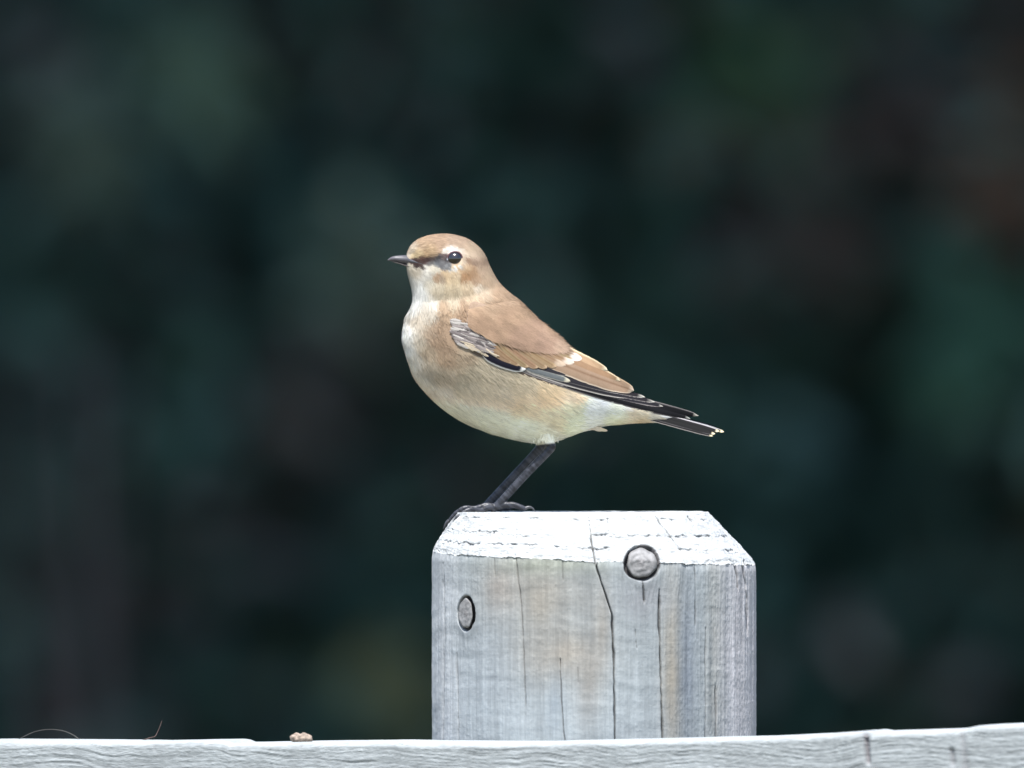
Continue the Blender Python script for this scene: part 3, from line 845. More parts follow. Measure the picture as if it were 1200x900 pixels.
# tuft round the top of each leg
def tuft_barbs(name, x, y, z, ang, ln0, cols, parent, z2=None):
    z2 = z if z2 is None else z2
    m = len(x)
    a = np.asarray(ang); 
    def pt(t, off, h):
        return px3(x + np.cos(a) * ln0 * t - np.sin(a) * off, y + np.sin(a) * ln0 * t + np.cos(a) * off, z * (1 - t) + z2 * t + h)
    VV = np.stack([pt(0, -.4, 0), pt(0, .4, 0), pt(.5, -.4, -.5), pt(.5, .4, -.5), pt(1, 0, 0.2)], 1)
    b1 = (np.arange(m) * 5)[:, None]
    tr = np.concatenate([b1 + np.array([[0, 1, 3]]), b1 + np.array([[0, 3, 2]]), b1 + np.array([[2, 3, 4]])], 0)
    o = obj(name, mesh_from(name, VV.reshape(-1, 3), tr, np.repeat(cols[:, None], 5, 1).reshape(-1, 3)), M['down'], parent)
    o['kind'] = 'stuff'
    return o
m_ = 420
for yy_, xx_ in ((-27, 640), (25, 628)):
    tx = xx_ + rng.normal(0, 5.5, m_); ty = 507 + rng.uniform(-6, 9, m_); ty = np.minimum(ty, 517 + 0.0 * tx)
    tz = yy_ + np.sign(yy_) * (7.5 * np.sqrt(np.clip(1 - ((tx - xx_) / 12) ** 2, 0, 1))) * rng.uniform(-1, 1, m_)
    tuft_barbs('leg_tuft', tx, ty, tz, np.radians(72 + rng.normal(0, 16, m_)), 2.5 + 4.5 * rng.random(m_) ** 1.5, plumage(tx, ty) * (0.95 + 0.2 * rng.random(m_))[:, None], body)

# surface height under the wing, as a smooth field
GX0, GY0, GW, GH = 440, 255, 430, 290
field = np.full((GH, GW), np.nan)
for iy in range(0, GH):
    for ix in range(0, GW):
        if (ix + iy) % 2: continue
        p = P(GX0 + ix, GY0 + iy, 0)
        h = bvh.ray_cast(Vector((p[0], -1, p[2])), Vector((0, 1, 0)))
        if h[0] is not None: field[iy, ix] = h[0].y / S
msk = np.isnan(field)
inner = np.where(msk, 0, field); wgt = (~msk).astype(float)
def blur(a, k):
    ker = np.ones(2 * k + 1) / (2 * k + 1)
    for _ in range(2):
        a = np.apply_along_axis(lambda r: np.convolve(np.pad(r, k, 'edge'), ker, 'valid'), 0, a)
        a = np.apply_along_axis(lambda r: np.convolve(np.pad(r, k, 'edge'), ker, 'valid'), 1, a)
    return a
f1 = blur(inner, 2) / np.maximum(blur(wgt, 2), 1e-6)
f2 = blur(inner, 14) / np.maximum(blur(wgt, 14), 1e-6)
w2 = blur(wgt, 2)
field = np.where(w2 > 0.2, f1, np.where(blur(wgt, 14) > 1e-4, f2 * 0.6, -6))
field = blur(field, 3)
def surf(px, py):
    x = np.clip(np.asarray(px, float) - GX0, 0, GW - 1.01); y = np.clip(np.asarray(py, float) - GY0, 0, GH - 1.01)
    ix = x.astype(int); iy = y.astype(int); fx = x - ix; fy = y - iy
    v = (field[iy, ix] * (1 - fx) + field[iy, ix + 1] * fx) * (1 - fy) + (field[iy + 1, ix] * (1 - fx) + field[iy + 1, ix + 1] * fx) * fy
    return np.minimum(v, -3.5)

def feather_mesh(b, t, w, layer, cc, ce=None, ew=0.22, tipc=None, tipf=0.08, bend=0.0, low=None, high=None, shaft=None, camber=1.0, ycap=None, sharp=0.5, mirror=1, rag=0.06, seed=0, tilt=0.0):
    nu_, nv_ = 34, 11
    b = np.array(b, float); t = np.array(t, float)
    ax = t - b; L_ = np.hypot(*ax); ax /= L_; pn = np.array([-ax[1], ax[0]])        # pn points down-screen for a tailward feather
    u = np.linspace(0, 1, nu_)
    wv = w * 0.5 * np.minimum(1, (0.25 + u / 0.22) ** 0.7) * np.where(u > 0.5, np.sqrt(np.clip(1 - ((u - 0.5) / 0.5) ** (2 / sharp), 0, 1)), 1)
    wv = np.maximum(wv, 0.12)
    v = np.linspace(-1, 1, nv_)
    Uq, Vq = np.meshgrid(u, v, indexing='ij')
    ragn = 1 + rag * (vnoise(Uq * 26, Vq * 0.5 + seed, 700) - 0.5) * 2 * np.abs(Vq)
    px = b[0] + ax[0] * L_ * Uq + pn[0] * (wv[:, None] * Vq * ragn + bend * np.sin(np.pi * Uq))
    py = b[1] + ax[1] * L_ * Uq + pn[1] * (wv[:, None] * Vq * ragn + bend * np.sin(np.pi * Uq))
    s = surf(px, py)
    if ycap is not None: s = np.maximum(s, ycap) if ycap < 0 else s
    y = s - 0.8 - layer * 0.32 - camber * (1 - Vq ** 2) * 0.7 - tilt * Vq
    pos = px3(px, py, y)
    if mirror < 0: pos[..., 1] *= -1
    col = np.ones(px.shape + (3,)) * lin(cc)
    def mixc(c, k):
        nonlocal col
        k = np.clip(k, 0, 1)[..., None]
        col = col * (1 - k) + lin(c) * k
    if ce is not None: mixc(ce, sstep(1 - ew * 1.6, 1 - ew * 0.4, np.abs(Vq) + 0.12 * (vnoise(Uq * 20, Vq * 2, 701 + seed) - .5)))
    if low is not None: mixc(low[0], sstep(1 - low[1] * 1.5, 1 - low[1] * 0.5, Vq))
    if high is not None: mixc(high[0], sstep(1 - high[1] * 1.5, 1 - high[1] * 0.5, -Vq))
    if shaft is not None: mixc(shaft, np.exp(-(Vq / 0.12) ** 2) * 0.7)
    if tipc is not None: mixc(tipc, sstep(1 - tipf * 1.3, 1 - tipf * 0.7, Uq + 0.3 * tipf * (vnoise(Uq * 3, Vq * 6, 702 + seed) - .5)))
    col *= (1 + 0.14 * (vnoise((Uq * L_ * 0.5 + np.abs(Vq) * 3), Vq * 3, 703 + seed) - 0.5))[..., None]
    idx = np.arange(nu_ * nv_).reshape(nu_, nv_)
    fc = np.stack([idx[:-1, :-1], idx[1:, :-1], idx[1:, 1:], idx[:-1, 1:]], -1).reshape(-1, 4)
    return mesh_from('feather', pos.reshape(-1, 3), fc, np.clip(col.reshape(-1, 3) * 0.70, 0.005, 0.9))

BR, BRE = (166, 132, 98), (200, 170, 134)
def wing(mirror):
    # underlying patch of small coverts on the wrist, carries the rest
    w0 = obj('wing', feather_mesh((528, 383), (690, 448), 34, -0.6, (120, 104, 90), bend=4, mirror=mirror, camber=0.2), M['feather'], bird)
    def fe(*a, **k):
        k['mirror'] = mirror
        return obj('feather', feather_mesh(*a, **k), M['feather'], w0)
    BK = (20, 19, 23)
    # folded primaries
    fe((596, 425), (818.5, 487.3), 11, 0, BK, high=((150, 144, 140), 0.18), tipc=(232, 226, 208), tipf=0.022, bend=4, camber=0.6)
    fe((600, 428), (809, 490.6), 9, 0.5, BK, low=((120, 114, 112), 0.22), tipc=(226, 224, 214), tipf=0.018, bend=4, camber=0.6)
    fe((602, 430), (777, 476.3), 8, 1.0, (34, 33, 38), low=((160, 152, 146), 0.34), tipc=(236, 230, 216), tipf=0.022, bend=3.6, camber=0.5)
    fe((602, 429), (767.5, 471.2), 8, 1.5, (36, 34, 38), low=((180, 172, 164), 0.34), tipc=(240, 234, 220), tipf=0.028, bend=3.0, camber=0.5)
    fe((602, 428), (756, 465.4), 8, 2.0, (38, 35, 38), low=((190, 182, 172), 0.34), tipc=(240, 234, 220), tipf=0.03, bend=2.4, camber=0.5)
    # secondaries showing as pale lines
    fe((608, 429), (735, 466), 7, 2.3, (40, 38, 42), low=((196, 188, 178), 0.36), bend=3.2, camber=0.4)
    fe((610, 428), (728, 460.5), 8, 2.6, (44, 42, 46), low=((176, 170, 162), 0.34), bend=2.2, camber=0.4)
    fe((616, 431.5), (668.5, 446.8), 7.5, 3.0, (104, 108, 108), ce=(176, 172, 156), ew=0.2, tipc=(206, 198, 174), tipf=0.12, camber=0.6)
    fe((618, 427), (664, 439), 7, 3.2, (46, 44, 48), low=((124, 124, 122), 0.3), camber=0.4)
    # tertials
    fe((628, 414), (743, 457.8), 21, 3.6, (154, 129, 106), low=((214, 196, 172), 0.08), high=((206, 180, 146), 0.14), shaft=(112, 84, 62), tipc=(226, 208, 184), tipf=0.03, bend=1.5, camber=1.4, sharp=0.75)
    fe((630, 404), (727, 446.5), 12, 4.2, (150, 120, 92), high=((224, 204, 168), 0.28), low=((92, 70, 56), 0.2), tipc=(222, 204, 170), tipf=0.05, camber=1.2, sharp=0.7)
    fe((632, 396), (712, 434), 11, 4.8, (176, 146, 114), high=((226, 208, 170), 0.3), low=((104, 80, 66), 0.24), tipc=(230, 216, 184), tipf=0.06, camber=1.2, sharp=0.7)
    # black primary coverts with a white lower edge
    fe((566, 415), (616, 433), 11, 3.2, (22, 21, 34), low=((238, 236, 228), 0.2), tipc=(240, 238, 230), tipf=0.10, bend=2.6, camber=1.2)
    # greater coverts, a fan with pale fringes
    tips = [(600, 425), (609, 428.5), (619, 430.5), (630, 431.5), (641, 431.5), (652, 430.3), (663, 428.5), (673, 425.5), (682, 420.8)]
    for k, t in enumerate(tips):
        q = k / 8
        b = (566 + 58 * q, 400 + 3 * q - 3 * math.sin(q * 3.1))
        white = k >= 6
        fe(b, t, 12.5 - 1.5 * q, 4.0 + 0.35 * k, (150 + 4 * (k % 2), 124 + 3 * (k % 3), 98), ce=(188, 164, 134), ew=0.22, low=((112, 86, 64), 0.10),
           tipc=[(196, 174, 150), (214, 196, 178), (230, 216, 204)][k - 6] if white else (190, 162, 130), tipf=0.2 if white else 0.06, bend=1.6 * (1 - q), camber=0.9, seed=k, shaft=(120, 90, 62))
    # median and lesser coverts, greyish with white fringes
    rr_ = random.Random(5)
    for k in range(140):
        u_, v_ = rr_.random(), rr_.random()
        x0 = 526 + 44 * u_; y0 = 373 + 20 * u_ + v_ * (28 - 10 * u_)
        a_ = R(8 + 16 * v_ + 10 * u_ + rr_.uniform(-7, 7)); L0 = rr_.uniform(11, 19)
        wh = math.exp(-(((x0 - 531) / 9) ** 2 + ((y0 - 378) / 6) ** 2)) + 0.9 * math.exp(-(((x0 - 567) / 8) ** 2 + ((y0 - 394) / 5) ** 2))
        cream = 1 if v_ > 0.78 else 0
        p_ = rr_.random()
        if p_ < 0.20 + 0.5 * wh: c_ = np.array((200, 192, 182)) * rr_.uniform(0.86, 1.0)
        elif cream and p_ < 0.85: c_ = np.array((214, 196, 168)) * rr_.uniform(0.86, 1.0)
        elif p_ < 0.62: c_ = np.array((118, 109, 106)) * rr_.uniform(0.8, 1.1)
        else: c_ = np.array((146, 136, 130)) * rr_.uniform(0.85, 1.15)
        fe((x0, y0), (x0 + L0 * math.cos(a_), y0 + L0 * math.sin(a_)), rr_.uniform(1.8, 3.9), 5.6 + rr_.uniform(0, 2.0), tuple(c_), ce=tuple(c_ * 0.82 + 24), ew=0.4,
           camber=rr_.uniform(0.2, 0.6), seed=k, rag=0.4, bend=rr_.uniform(-0.6, 1.6), sharp=1.0)
    # scapulars: soft brown rows folding over the wing
    rowsS = [(0, 566, 384, 33, 17, 8, 640, 397), (1, 560, 376, 33, 17, 8, 632, 392), (2, 560, 369, 32, 16, 7, 616, 383), (3, 562, 363, 30, 14, 6, 596, 371)]
    for r_, x0, y0, L0, w_, cnt, x1, y1 in rowsS:
        for k in range(cnt):
            q = k / (cnt - 1)
            bx = x0 + (x1 - x0) * q - 12; by = y0 + (y1 - y0) * q - 5
            a = R(21 + 6 * q + 2 * math.sin(k * 2.3 + r_))
            ll = L0 * (0.85 + 0.25 * q)
            c0 = np.array((164, 140, 118)) + 7 * math.sin(k * 3.1 + r_ * 2)
            lastw = False
            fe((bx, by), (bx + ll * math.cos(a), by + ll * math.sin(a)), w_, 6.0 + r_ * 0.45 + 0.10 * k, tuple(c0), ce=tuple(c0 + 8), ew=0.3,
               tipc=(226, 210, 196) if lastw else tuple(c0 + 6), tipf=0.2 if lastw else 0.14, camber=0.6, seed=k + 10 * r_, rag=0.14, sharp=0.8)
    # soft barbs veiling the scapulars so the mantle runs into the wing
    m = 11000
    poly = [(548, 362), (600, 352), (628, 374), (655, 396), (660, 406), (636, 409), (600, 403), (568, 394), (548, 382)]
    qx = rng.uniform(545, 680, m * 3); qy = rng.uniform(350, 420, m * 3)
    ok = inside(qx, qy, poly); qx, qy = qx[ok][:m], qy[ok][:m]
    m = len(qx)
    a = np.radians(27 + rng.normal(0, 8, m)); Ls = 7 + 5 * rng.random(m)
    dlow, _ = seg_dist(qx, qy, [(660, 406), (636, 409), (600, 403), (568, 394), (548, 382)])
    Ls = Ls + 12 * np.exp(-(dlow / 5) ** 2) * rng.random(m) ** 1.6
    lay = 9.0 * (1 - 0.15 * sstep(392, 412, qy))
    def pt(t, off, h): 
        X_ = qx + np.cos(a) * Ls * t - np.sin(a) * off; Y_ = qy + np.sin(a) * Ls * t + np.cos(a) * off
        return px3(X_, Y_, surf(X_, Y_) - 1.1 - lay * 0.32 - h)
    VV = np.stack([pt(0, -.35, -.3), pt(0, .35, -.3), pt(.5, -.4, .6), pt(.5, .4, .6), pt(1, 0, .8)], 1)
    if mirror < 0: VV[..., 1] *= -1
    b1 = (np.arange(m) * 5)[:, None]
    tr = np.concatenate([b1 + np.array([[0, 1, 3]]), b1 + np.array([[0, 3, 2]]), b1 + np.array([[2, 3, 4]])], 0)
    cc = plumage(qx, qy) * (1 + rng.normal(0, .10, m) + 0.36 * (vnoise((qx * 0.86 + qy * 0.5) * 0.07, (qy * 0.86 - qx * 0.5) * 0.32, 606) - 0.5) + 0.40 * (fbm(qx * 0.09, qy * 0.09, 607, 2) - 0.5))[:, None]
    me = mesh_from('mantle_barbs', VV.reshape(-1, 3), tr, np.repeat(cc[:, None], 5, 1).reshape(-1, 3))
    mo = obj('mantle_barbs', me, M['down'], w0); mo['kind'] = 'stuff'
    # breast feathers lapping over the wrist
    m2 = 2600
    pl_ = smooth_path([(536, 366), (527, 374), (524, 384), (526, 394), (533, 403), (546, 412)], 60)
    pi_ = rng.integers(0, 60, m2)
    vx = pl_[pi_, 0] + rng.normal(0, 3.0, m2) - 1.0; vy = pl_[pi_, 1] + rng.normal(0, 2.2, m2)
    va = np.radians(38 + rng.normal(0, 14, m2)); Lv = 5 + 5 * rng.random(m2)
    vx2, vy2 = vx + np.cos(va) * Lv, vy + np.sin(va) * Lv
    sg_ = 1 if mirror > 0 else -1
    tuft_barbs('breast_barbs', vx, vy, sg_ * (surf(vx, vy) - 0.4), va, Lv, plumage(vx - 3, vy) * (0.9 + 0.25 * rng.random(m2))[:, None], w0, sg_ * (surf(vx2, vy2) - 1.5))
    return w0
wing(1)
wing(-1)

# tail: a narrow stack of feathers
def tail_feather(b, t, w, y0, y1, cc, yaw=0.0, **k):
    me = feather_mesh(b, t, w, 0, cc, **k)
    co = np.empty(len(me.vertices) * 3, np.float32); me.vertices.foreach_get('co', co); co = co.reshape(34, 11, 3)
    u = np.linspace(0, 1, 34)[:, None]; v = np.linspace(-1, 1, 11)[None]
    co[..., 1] = ((y0 + (y1 - y0) * u) + yaw * v + 0.5 * v * v) * S
    me.vertices.foreach_set('co', co.ravel())
    return me
TB = (20, 18, 20)
t0 = obj('tail', tail_feather((755, 480), (846, 504.5), 7, 0, 0, TB, yaw=5, tipc=(220, 208, 172), tipf=0.03), M['feather'], bird)
for sgn in (-1, 1):
    for k, (b, t, w, y0, y1, hi, lo, yaw) in enumerate([
            ((757, 479), (848.5, 506.2), 6.5, 3, 6, ((226, 222, 218), 0.42), None, 2.0),
            ((757, 482), (843, 505.5), 6.5, 5, 9, ((196, 190, 190), 0.3), None, 2.0),
            ((757, 486), (838, 508.5), 6.5, 7, 12, None, ((92, 88, 88), 0.2), 2.0),
            ((757, 489.5), (835.5, 511.0), 4.5, 8, 14, None, ((150, 144, 138), 0.3), 1.5)]):
        obj('feather', tail_feather(b, t, w, sgn * y0, sgn * y1, TB, yaw=sgn * yaw, high=hi, low=lo, tipc=(228, 214, 176), tipf=0.045), M['feather'], t0)
# loose vent feather
obj('feather', tail_feather((668, 496), (712, 504.8), 6, -22, -12, (222, 210, 188), yaw=2, tipc=(232, 218, 188), tipf=0.2, sharp=1.0, rag=0.3), M['feather'], t0)

# beak
def beak_half(name, top, bot, wid_, parent, colr):
    n_, m_ = 40, 20
    T = smooth_path(top, n_); B_ = smooth_path(bot, n_); W_ = smooth_path([[w, 0] for w in wid_], n_)[:, 0]
    v = []; c = []
    for i in range(n_):
        for k in range(m_):
            a = 2 * math.pi * k / m_
            cc_, s_ = math.cos(a), math.sin(a)
            p = (T[i] + B_[i]) / 2 + (T[i] - B_[i]) / 2 * cc_
            v.append(px3(p[0], p[1], -W_[i] * s_ * (1 - 0.25 * max(cc_, 0))))
            q = i / (n_ - 1)
            col = np.array(colr) * (0.8 + 0.5 * vnoise(i * 0.35, cc_ * 2, 801)) * (1.25 - 0.4 * q + 0.25 * max(-cc_, 0))
            c.append(col)
    idx = np.arange(n_ * m_).reshape(n_, m_)
    f = [(idx[i, k], idx[i, (k + 1) % m_], idx[i + 1, (k + 1) % m_], idx[i + 1, k]) for i in range(n_ - 1) for k in range(m_)]
    f += [tuple(idx[0][::-1]), tuple(idx[-1])]
    return obj(name, mesh_from(name, np.array(v), f, np.array(c)), M['beak'], parent)
beak = beak_half('beak', [(453.8, 304.7), (457.5, 301.7), (462, 300.0), (469, 299.2), (477, 299.0), (484, 300.8), (492, 303.5), (500, 307)],
                 [(454.6, 305.6), (458.5, 305.8), (463, 306.6), (469, 308.2), (477, 310.2), (484, 311.6), (492, 313.4), (500, 315)],
                 [0.5, 1.9, 3.0, 4.6, 8.0, 13.2, 17.0, 20.0], bird, (0.060, 0.056, 0.060))
beak_half('lower_mandible', [(457.8, 305.9), (463, 306.9), (469, 308.5), (477, 310.6), (484, 312.0), (492, 313.8), (499, 315.2)],
          [(458.2, 306.4), (463, 307.9), (469, 309.6), (477, 312.4), (484, 314.9), (492, 316.4), (499, 317)],
          [0.5, 2.4, 4.0, 7.2, 12.4, 16.6, 19.6], beak, (0.055, 0.042, 0.046))

# nostrils, eyes, eyelids
def ball(c, r, n=32, m=20, ysq=1.0):
    v = []
    for j in range(m + 1):
        t_ = math.pi * j / m
        for k in range(n):
            a = 2 * math.pi * k / n
            v.append((c[0] + r * math.sin(t_) * math.cos(a), c[1] + r * ysq * math.cos(t_), c[2] + r * math.sin(t_) * math.sin(a)))
    f = [(j * n + k, j * n + (k + 1) % n, (j + 1) * n + (k + 1) % n, (j + 1) * n + k) for j in range(m) for k in range(n)]
    return np.array(v), np.array(f)
ey = float(surf(532.8, 303.2))
for sgn in (1, -1):
    yc = sgn * (ey + 4.2)
    v, f = ball(px3(533.0, 303.4, yc), 8.9 * S)
    e = obj('eye', mesh_from('eye', v, f), M['eye'], bird)
    # rim of the lids: dark above, whitish below
    vv, cc2 = [], []
    nn, mm = 48, 8
    for k in range(nn):
        a = 2 * math.pi * k / nn
        rr = 8.5 + 0.25 * math.sin(2 * a)
        thick = 1.15 + 0.25 * math.sin(a) * -1
        for j in range(mm):
            q = 2 * math.pi * j / mm
            rad_ = rr + thick * math.cos(q)
            vv.append(px3(533.0 + rad_ * math.cos(a), 303.4 - rad_ * math.sin(a), sgn * (ey + 0.6 - thick * 0.9 * math.sin(q) + 0.5 * abs(math.cos(a)))))
            w_ = sstep(-0.25, 0.25, math.sin(a))
            cc2.append(np.array([0.42, 0.46, 0.48]) * (1 - w_) + np.array([0.10, 0.05, 0.055]) * w_)
    ff = [(k * mm + j, k * mm + (j + 1) % mm, ((k + 1) % nn) * mm + (j + 1) % mm, ((k + 1) % nn) * mm + j) for k in range(nn) for j in range(mm)]
    obj('eyelid', mesh_from('eyelid', np.array(vv), ff, np.array(cc2)), M['lid'], e)
    v, f = ball(px3(484.0, 302.4, sgn * -7.6), 1.5 * S, 14, 10, 0.6)
    v[:, 0] += (v[:, 0] - v[:, 0].mean()) * 0.7
    obj('nostril', mesh_from('nostril', v, f), M['eye'], beak)

# claws
for (p, q) in CLAWS:
    p, q = np.array(p, float), np.array(q, float)
    d = q - p; d = d / (np.linalg.norm(d) + 1e-6)
    sgn = 1 if d[0] > 0 else -1
    path = [q - d * 1.0, q + d * 3 + np.array([0, -1.0, 0]), q + d * 6 + np.array([0, -0.2, 0]), q + d * 9 + np.array([0, 2.6, 0])]
    if sgn > 0:
        path = [q - d * 1.0, q + d * 4 + np.array([0, -3.4, 0]), q + d * 9 + np.array([0, -3.6, 0]), q + d * 14 + np.array([0, 1.6, 0])]
    sp = smooth_path(path, 16)
    mb = MB(); mb.tube([Vector(px3(*a)) for a in sp], [S * (2.1 * (1 - i / 15) + 0.3) for i in range(16)], 10)
    mb.build('claw', M['claw'], bird)

# ------------------------------------------------------------------ shaded shrubs and trees behind
def leaf_mesh(name, centres, sizes, cols, elong=1.9, droop=0.25, seed=1):
    r = np.random.default_rng(seed)
    n = len(centres)
    a = r.normal(size=(n, 3)); a[:, 2] = a[:, 2] * 0.6 - droop; a /= np.linalg.norm(a, axis=1, keepdims=True)
    up = r.normal(size=(n, 3)) * 0.7 + np.array([0, 0, 1.0])
    sd = np.cross(a, up); sd /= np.linalg.norm(sd, axis=1, keepdims=True) + 1e-9
    nn = np.cross(sd, a)
    L_ = sizes * elong; W_ = sizes
    def pt(t, s, h): return centres + a * (L_ * t)[:, None] + sd * (W_ * s)[:, None] + nn * (W_ * h)[:, None]
    V = np.stack([pt(-.5, 0, 0), pt(-.02, -.46, .13), pt(.0, 0, -.02), pt(.02, .46, .13), pt(.55, 0, -.18)], 1)
    b = (np.arange(n) * 5)[:, None]
    F = np.concatenate([b + np.array([[0, 2, 1]]), b + np.array([[0, 3, 2]]), b + np.array([[1, 2, 4]]), b + np.array([[2, 3, 4]])], 0)
    return mesh_from(name, V.reshape(-1, 3), F, np.repeat(cols[:, None], 5, 1).reshape(-1, 3), smooth=False)

def plant(name, label, cat, base, crown_c, crown_r, nclump, nleaf, size, palette, seed, trunk_r=0.05, stems=1, group=None, bark='bark', spread=0.42, low=None):
    r = np.random.default_rng(seed)
    root = empty(name, base)
    tag(root, label, cat, group)
    u = r.normal(size=(nclump, 3)); u /= np.linalg.norm(u, axis=1, keepdims=True)
    rad = r.random(nclump) ** 0.42
    cl = np.array(crown_c) + u * rad[:, None] * np.array(crown_r) * (0.85 + 0.3 * r.random(nclump))[:, None]
    if low is not None: cl[:, 2] = np.maximum(cl[:, 2], low)
    mb = MB()
    for s in range(stems):
        a = 2 * math.pi * s / max(stems, 1) + seed
        b = Vector(base) + Vector((math.cos(a), math.sin(a), 0)) * (0.12 * (stems > 1))
        top = Vector(crown_c) + Vector((math.cos(a) * crown_r[0], math.sin(a) * crown_r[1], crown_r[2])) * (0.45 if stems > 1 else 0.3)
        mid = b.lerp(top, 0.45) + Vector(r.normal(size=3) * 0.08)
        pts = smooth_path([b - Vector((0, 0, 0.1)), b + Vector((0, 0, 0.15)), mid, top], 18)
        mb.tube([Vector(q) for q in pts], [trunk_r * (1 - 0.75 * i / 17) + 0.006 for i in range(18)], 12)
        for k in range(10):
            c = Vector(cl[r.integers(nclump)]); i = int(r.integers(7, 17))
            p0 = Vector(pts[i]); pm = p0.lerp(c, 0.5) + Vector((0, 0, 0.08 * (c - p0).length))
            lp_ = smooth_path([p0, pm, c], 9)
            r0 = trunk_r * (1 - 0.75 * i / 17) * 0.5
            mb.tube([Vector(q) for q in lp_], [r0 * (1 - 0.8 * j / 8) + 0.004 for j in range(9)], 7)
    mb.build('trunk', M[bark], root)
    ci = r.integers(nclump, size=nleaf)
    pos = cl[ci] + r.normal(size=(nleaf, 3)) * spread * np.array([1, 1, 0.7])
    if low is not None: pos[:, 2] = np.maximum(pos[:, 2], low * r.uniform(0.8, 1.2, nleaf))
    pal = np.array([p[0] for p in palette]); pw = np.array([p[1] for p in palette], float); pw /= pw.sum()
    cum = np.cumsum(pw)
    nz_ = fbm(pos[:, 0] * 4.5 + pos[:, 1] * 1.7, pos[:, 2] * 4.5 + pos[:, 1] * 2.1, seed, 2)
    rk = np.clip(np.argsort(np.argsort(nz_)) / nleaf * 0.999 + r.normal(0, 0.10, nleaf), 0, 0.999)
    cc = pal[np.searchsorted(cum, rk)] * (0.75 + 0.5 * r.random(nleaf))[:, None]
    sz = size * (0.7 + 0.6 * r.random(nleaf))
    cr = obj('crown', leaf_mesh('crown', pos, sz, cc, seed=seed + 1), M['leaf'], root)
    cr['kind'] = 'stuff'
    return root

G1, G2, G3, BR1, BR2 = (0.072, 0.155, 0.132), (0.06, 0.135, 0.122), (0.10, 0.15, 0.082), (0.16, 0.12, 0.10), (0.13, 0.125, 0.125)
shrub_a = plant('evergreen_shrub', 'dark blue green shrub filling the blurred background left of the bird', 'shrub', (-1.6, 14.6, 0), (-1.4, 14.6, 1.6), (2.2, 1.1, 1.7), 320, 60000, 0.046,
      [(G1, 4), (G2, 5), (BR2, 1)], 21, 0.05, 4)
shrub_b = plant('russet_shrub', 'shrub mottled with brown leaves in the blurred background on the right', 'shrub', (1.7, 14.9, 0), (1.5, 14.9, 1.6), (2.2, 1.1, 1.7), 320, 60000, 0.046,
      [(G1, 4), (G3, 2), (BR1, 3), (BR2, 3)], 35, 0.05, 4)
plant('evergreen_tree', 'deep green tree in the blurred background directly behind the bird', 'tree', (0.1, 17.0, 0), (-0.3, 17.0, 2.4), (3.2, 1.3, 2.6), 360, 60000, 0.06,
      [(G1, 4), (G2, 6), (BR2, 2)], 52, 0.12, 1)
plant('brownish_tree', 'greyer brown leaved tree at the far right of the blurred background', 'tree', (3.0, 18.4, 0), (2.4, 18.2, 2.4), (3.0, 1.4, 2.6), 340, 56000, 0.06,
      [(G1, 4), (G3, 3), (BR1, 2), (BR2, 4)], 83, 0.12, 1)
plant('unseen_shade_tree', 'added tall tree out of view, its spreading crown there to shade the shrubs', 'tree', (-2.9, 16.5, 0), (-0.2, 14.4, 7.4), (5.8, 5.4, 2.0), 700, 34000, 0.13,
      [(G1, 4), (G3, 3)], 66, 0.2, 1, spread=0.9, low=4.2)  # unseen crown, added and tuned in density to keep sun off the shrubs

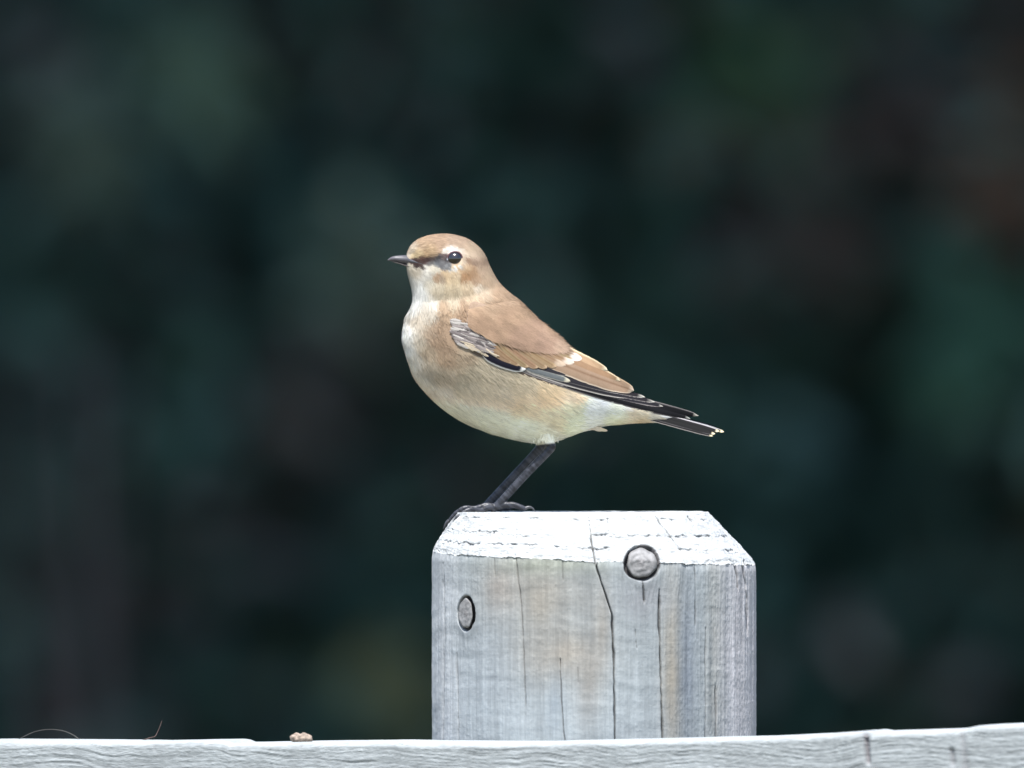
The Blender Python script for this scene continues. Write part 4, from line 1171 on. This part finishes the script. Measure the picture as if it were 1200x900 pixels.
def sprig(parent, px, py, y, w, h, n, col, seed):
    """a spray of bigger leaves outside a shrub, the pale ones coloured as if lit"""
    r = np.random.default_rng(seed)
    c = np.array(P(px, py, y)); k = S * (D + y) / D
    pos = c + r.normal(size=(n, 3)) * np.array([w * k * 0.30, 0.05, h * k * 0.30])
    cc = np.array(col) * (0.8 + 0.4 * r.random(n))[:, None]
    o = obj('sprig', leaf_mesh('sprig', pos, np.full(n, 0.045) * (0.8 + 0.4 * r.random(n)), cc, seed=seed), M['leaf'], parent)
    mb = MB(); e = Vector(c)
    mb.tube([e + Vector((0.02, 0.9, -0.35)), e + Vector((0.01, 0.4, -0.1)), e + Vector((0, 0.02, h * k * 0.3))], [0.008, 0.005, 0.003], 7)
    mb.build('twig', M['bark'], o)
for prm in ((shrub_a, 230, 78, 12.9, 80, 120, 46, (0.17, 0.27, 0.20), 1), (shrub_a, 105, 175, 13.0, 90, 110, 34, (0.15, 0.21, 0.17), 2), (shrub_a, 420, 310, 13.0, 80, 140, 26, (0.13, 0.19, 0.15), 3),  # pale sprays have the light they catch painted into the leaf colour
            (shrub_b, 1125, 405, 13.2, 110, 130, 34, (0.065, 0.165, 0.115), 4), (shrub_a, 460, 800, 13.1, 90, 100, 24, (0.17, 0.19, 0.10), 5), (shrub_b, 1180, 170, 13.4, 70, 130, 40, (0.20, 0.12, 0.09), 6),
            (shrub_b, 905, 85, 13.4, 130, 70, 26, (0.08, 0.17, 0.08), 7), (shrub_b, 930, 160, 13.5, 280, 40, 40, (0.20, 0.15, 0.13), 8), (shrub_b, 960, 285, 13.5, 220, 60, 34, (0.18, 0.14, 0.13), 9)):
    sprig(*prm)
sap = empty('bare_sapling', P(80, 450, 12.6)[:2] + (0.0,))
tag(sap, 'thin bare greyish sapling, blurred at lower left behind the rail', 'sapling')
for (x0, x1, rr) in ((95, 122, 0.020), (10, 70, 0.018), (140, 118, 0.012)):
    a = Vector(P(x0, 500, 12.6)); b = Vector(P(x1, 900, 12.6)); d = (b - a) / (b.z - a.z)
    foot = a + d * (-0.1 - a.z); top = a + d * (1.34 - a.z)
    sp = smooth_path([foot, foot.lerp(top, 0.4) + Vector((0.012, 0, 0)), foot.lerp(top, 0.7) - Vector((0.01, 0, 0)), top], 20)
    mb = MB(); mb.tube([Vector(q) for q in sp], [rr * (1 - 0.7 * i / 19) for i in range(20)], 12)
    mb.build('stem', M['palebark'], sap)

# the wood behind, one dark mass
rw = np.random.default_rng(91)
nw = 90000
wx = rw.uniform(-34, 34, nw); wz = 0.05 + 6.5 * rw.random(nw) ** 0.9
wz *= 0.75 + 0.45 * fbm(wx * 0.35, wx * 0 + 3, 920)
wy = 22.5 + 3.5 * (wz / 6.5) * 0.6 + rw.normal(0, 0.8, nw) + 2.2 * (fbm(wx * 0.5, wz * 0.5, 921) - 0.5) + 0.012 * wx * wx * -0.4
wcol = np.array([[0.03, 0.055, 0.042], [0.04, 0.06, 0.035], [0.045, 0.04, 0.035]])[rw.integers(0, 3, nw)] * (0.7 + 0.6 * rw.random(nw))[:, None]
wood = obj('far_wood', leaf_mesh('far_wood', np.stack([wx, wy, wz], -1), 0.14 + 0.10 * rw.random(nw), wcol, elong=1.7, seed=93), M['leaf'])
tag(wood, 'dark wood closing off the view behind all the shrubs', 'wood', None, 'stuff')
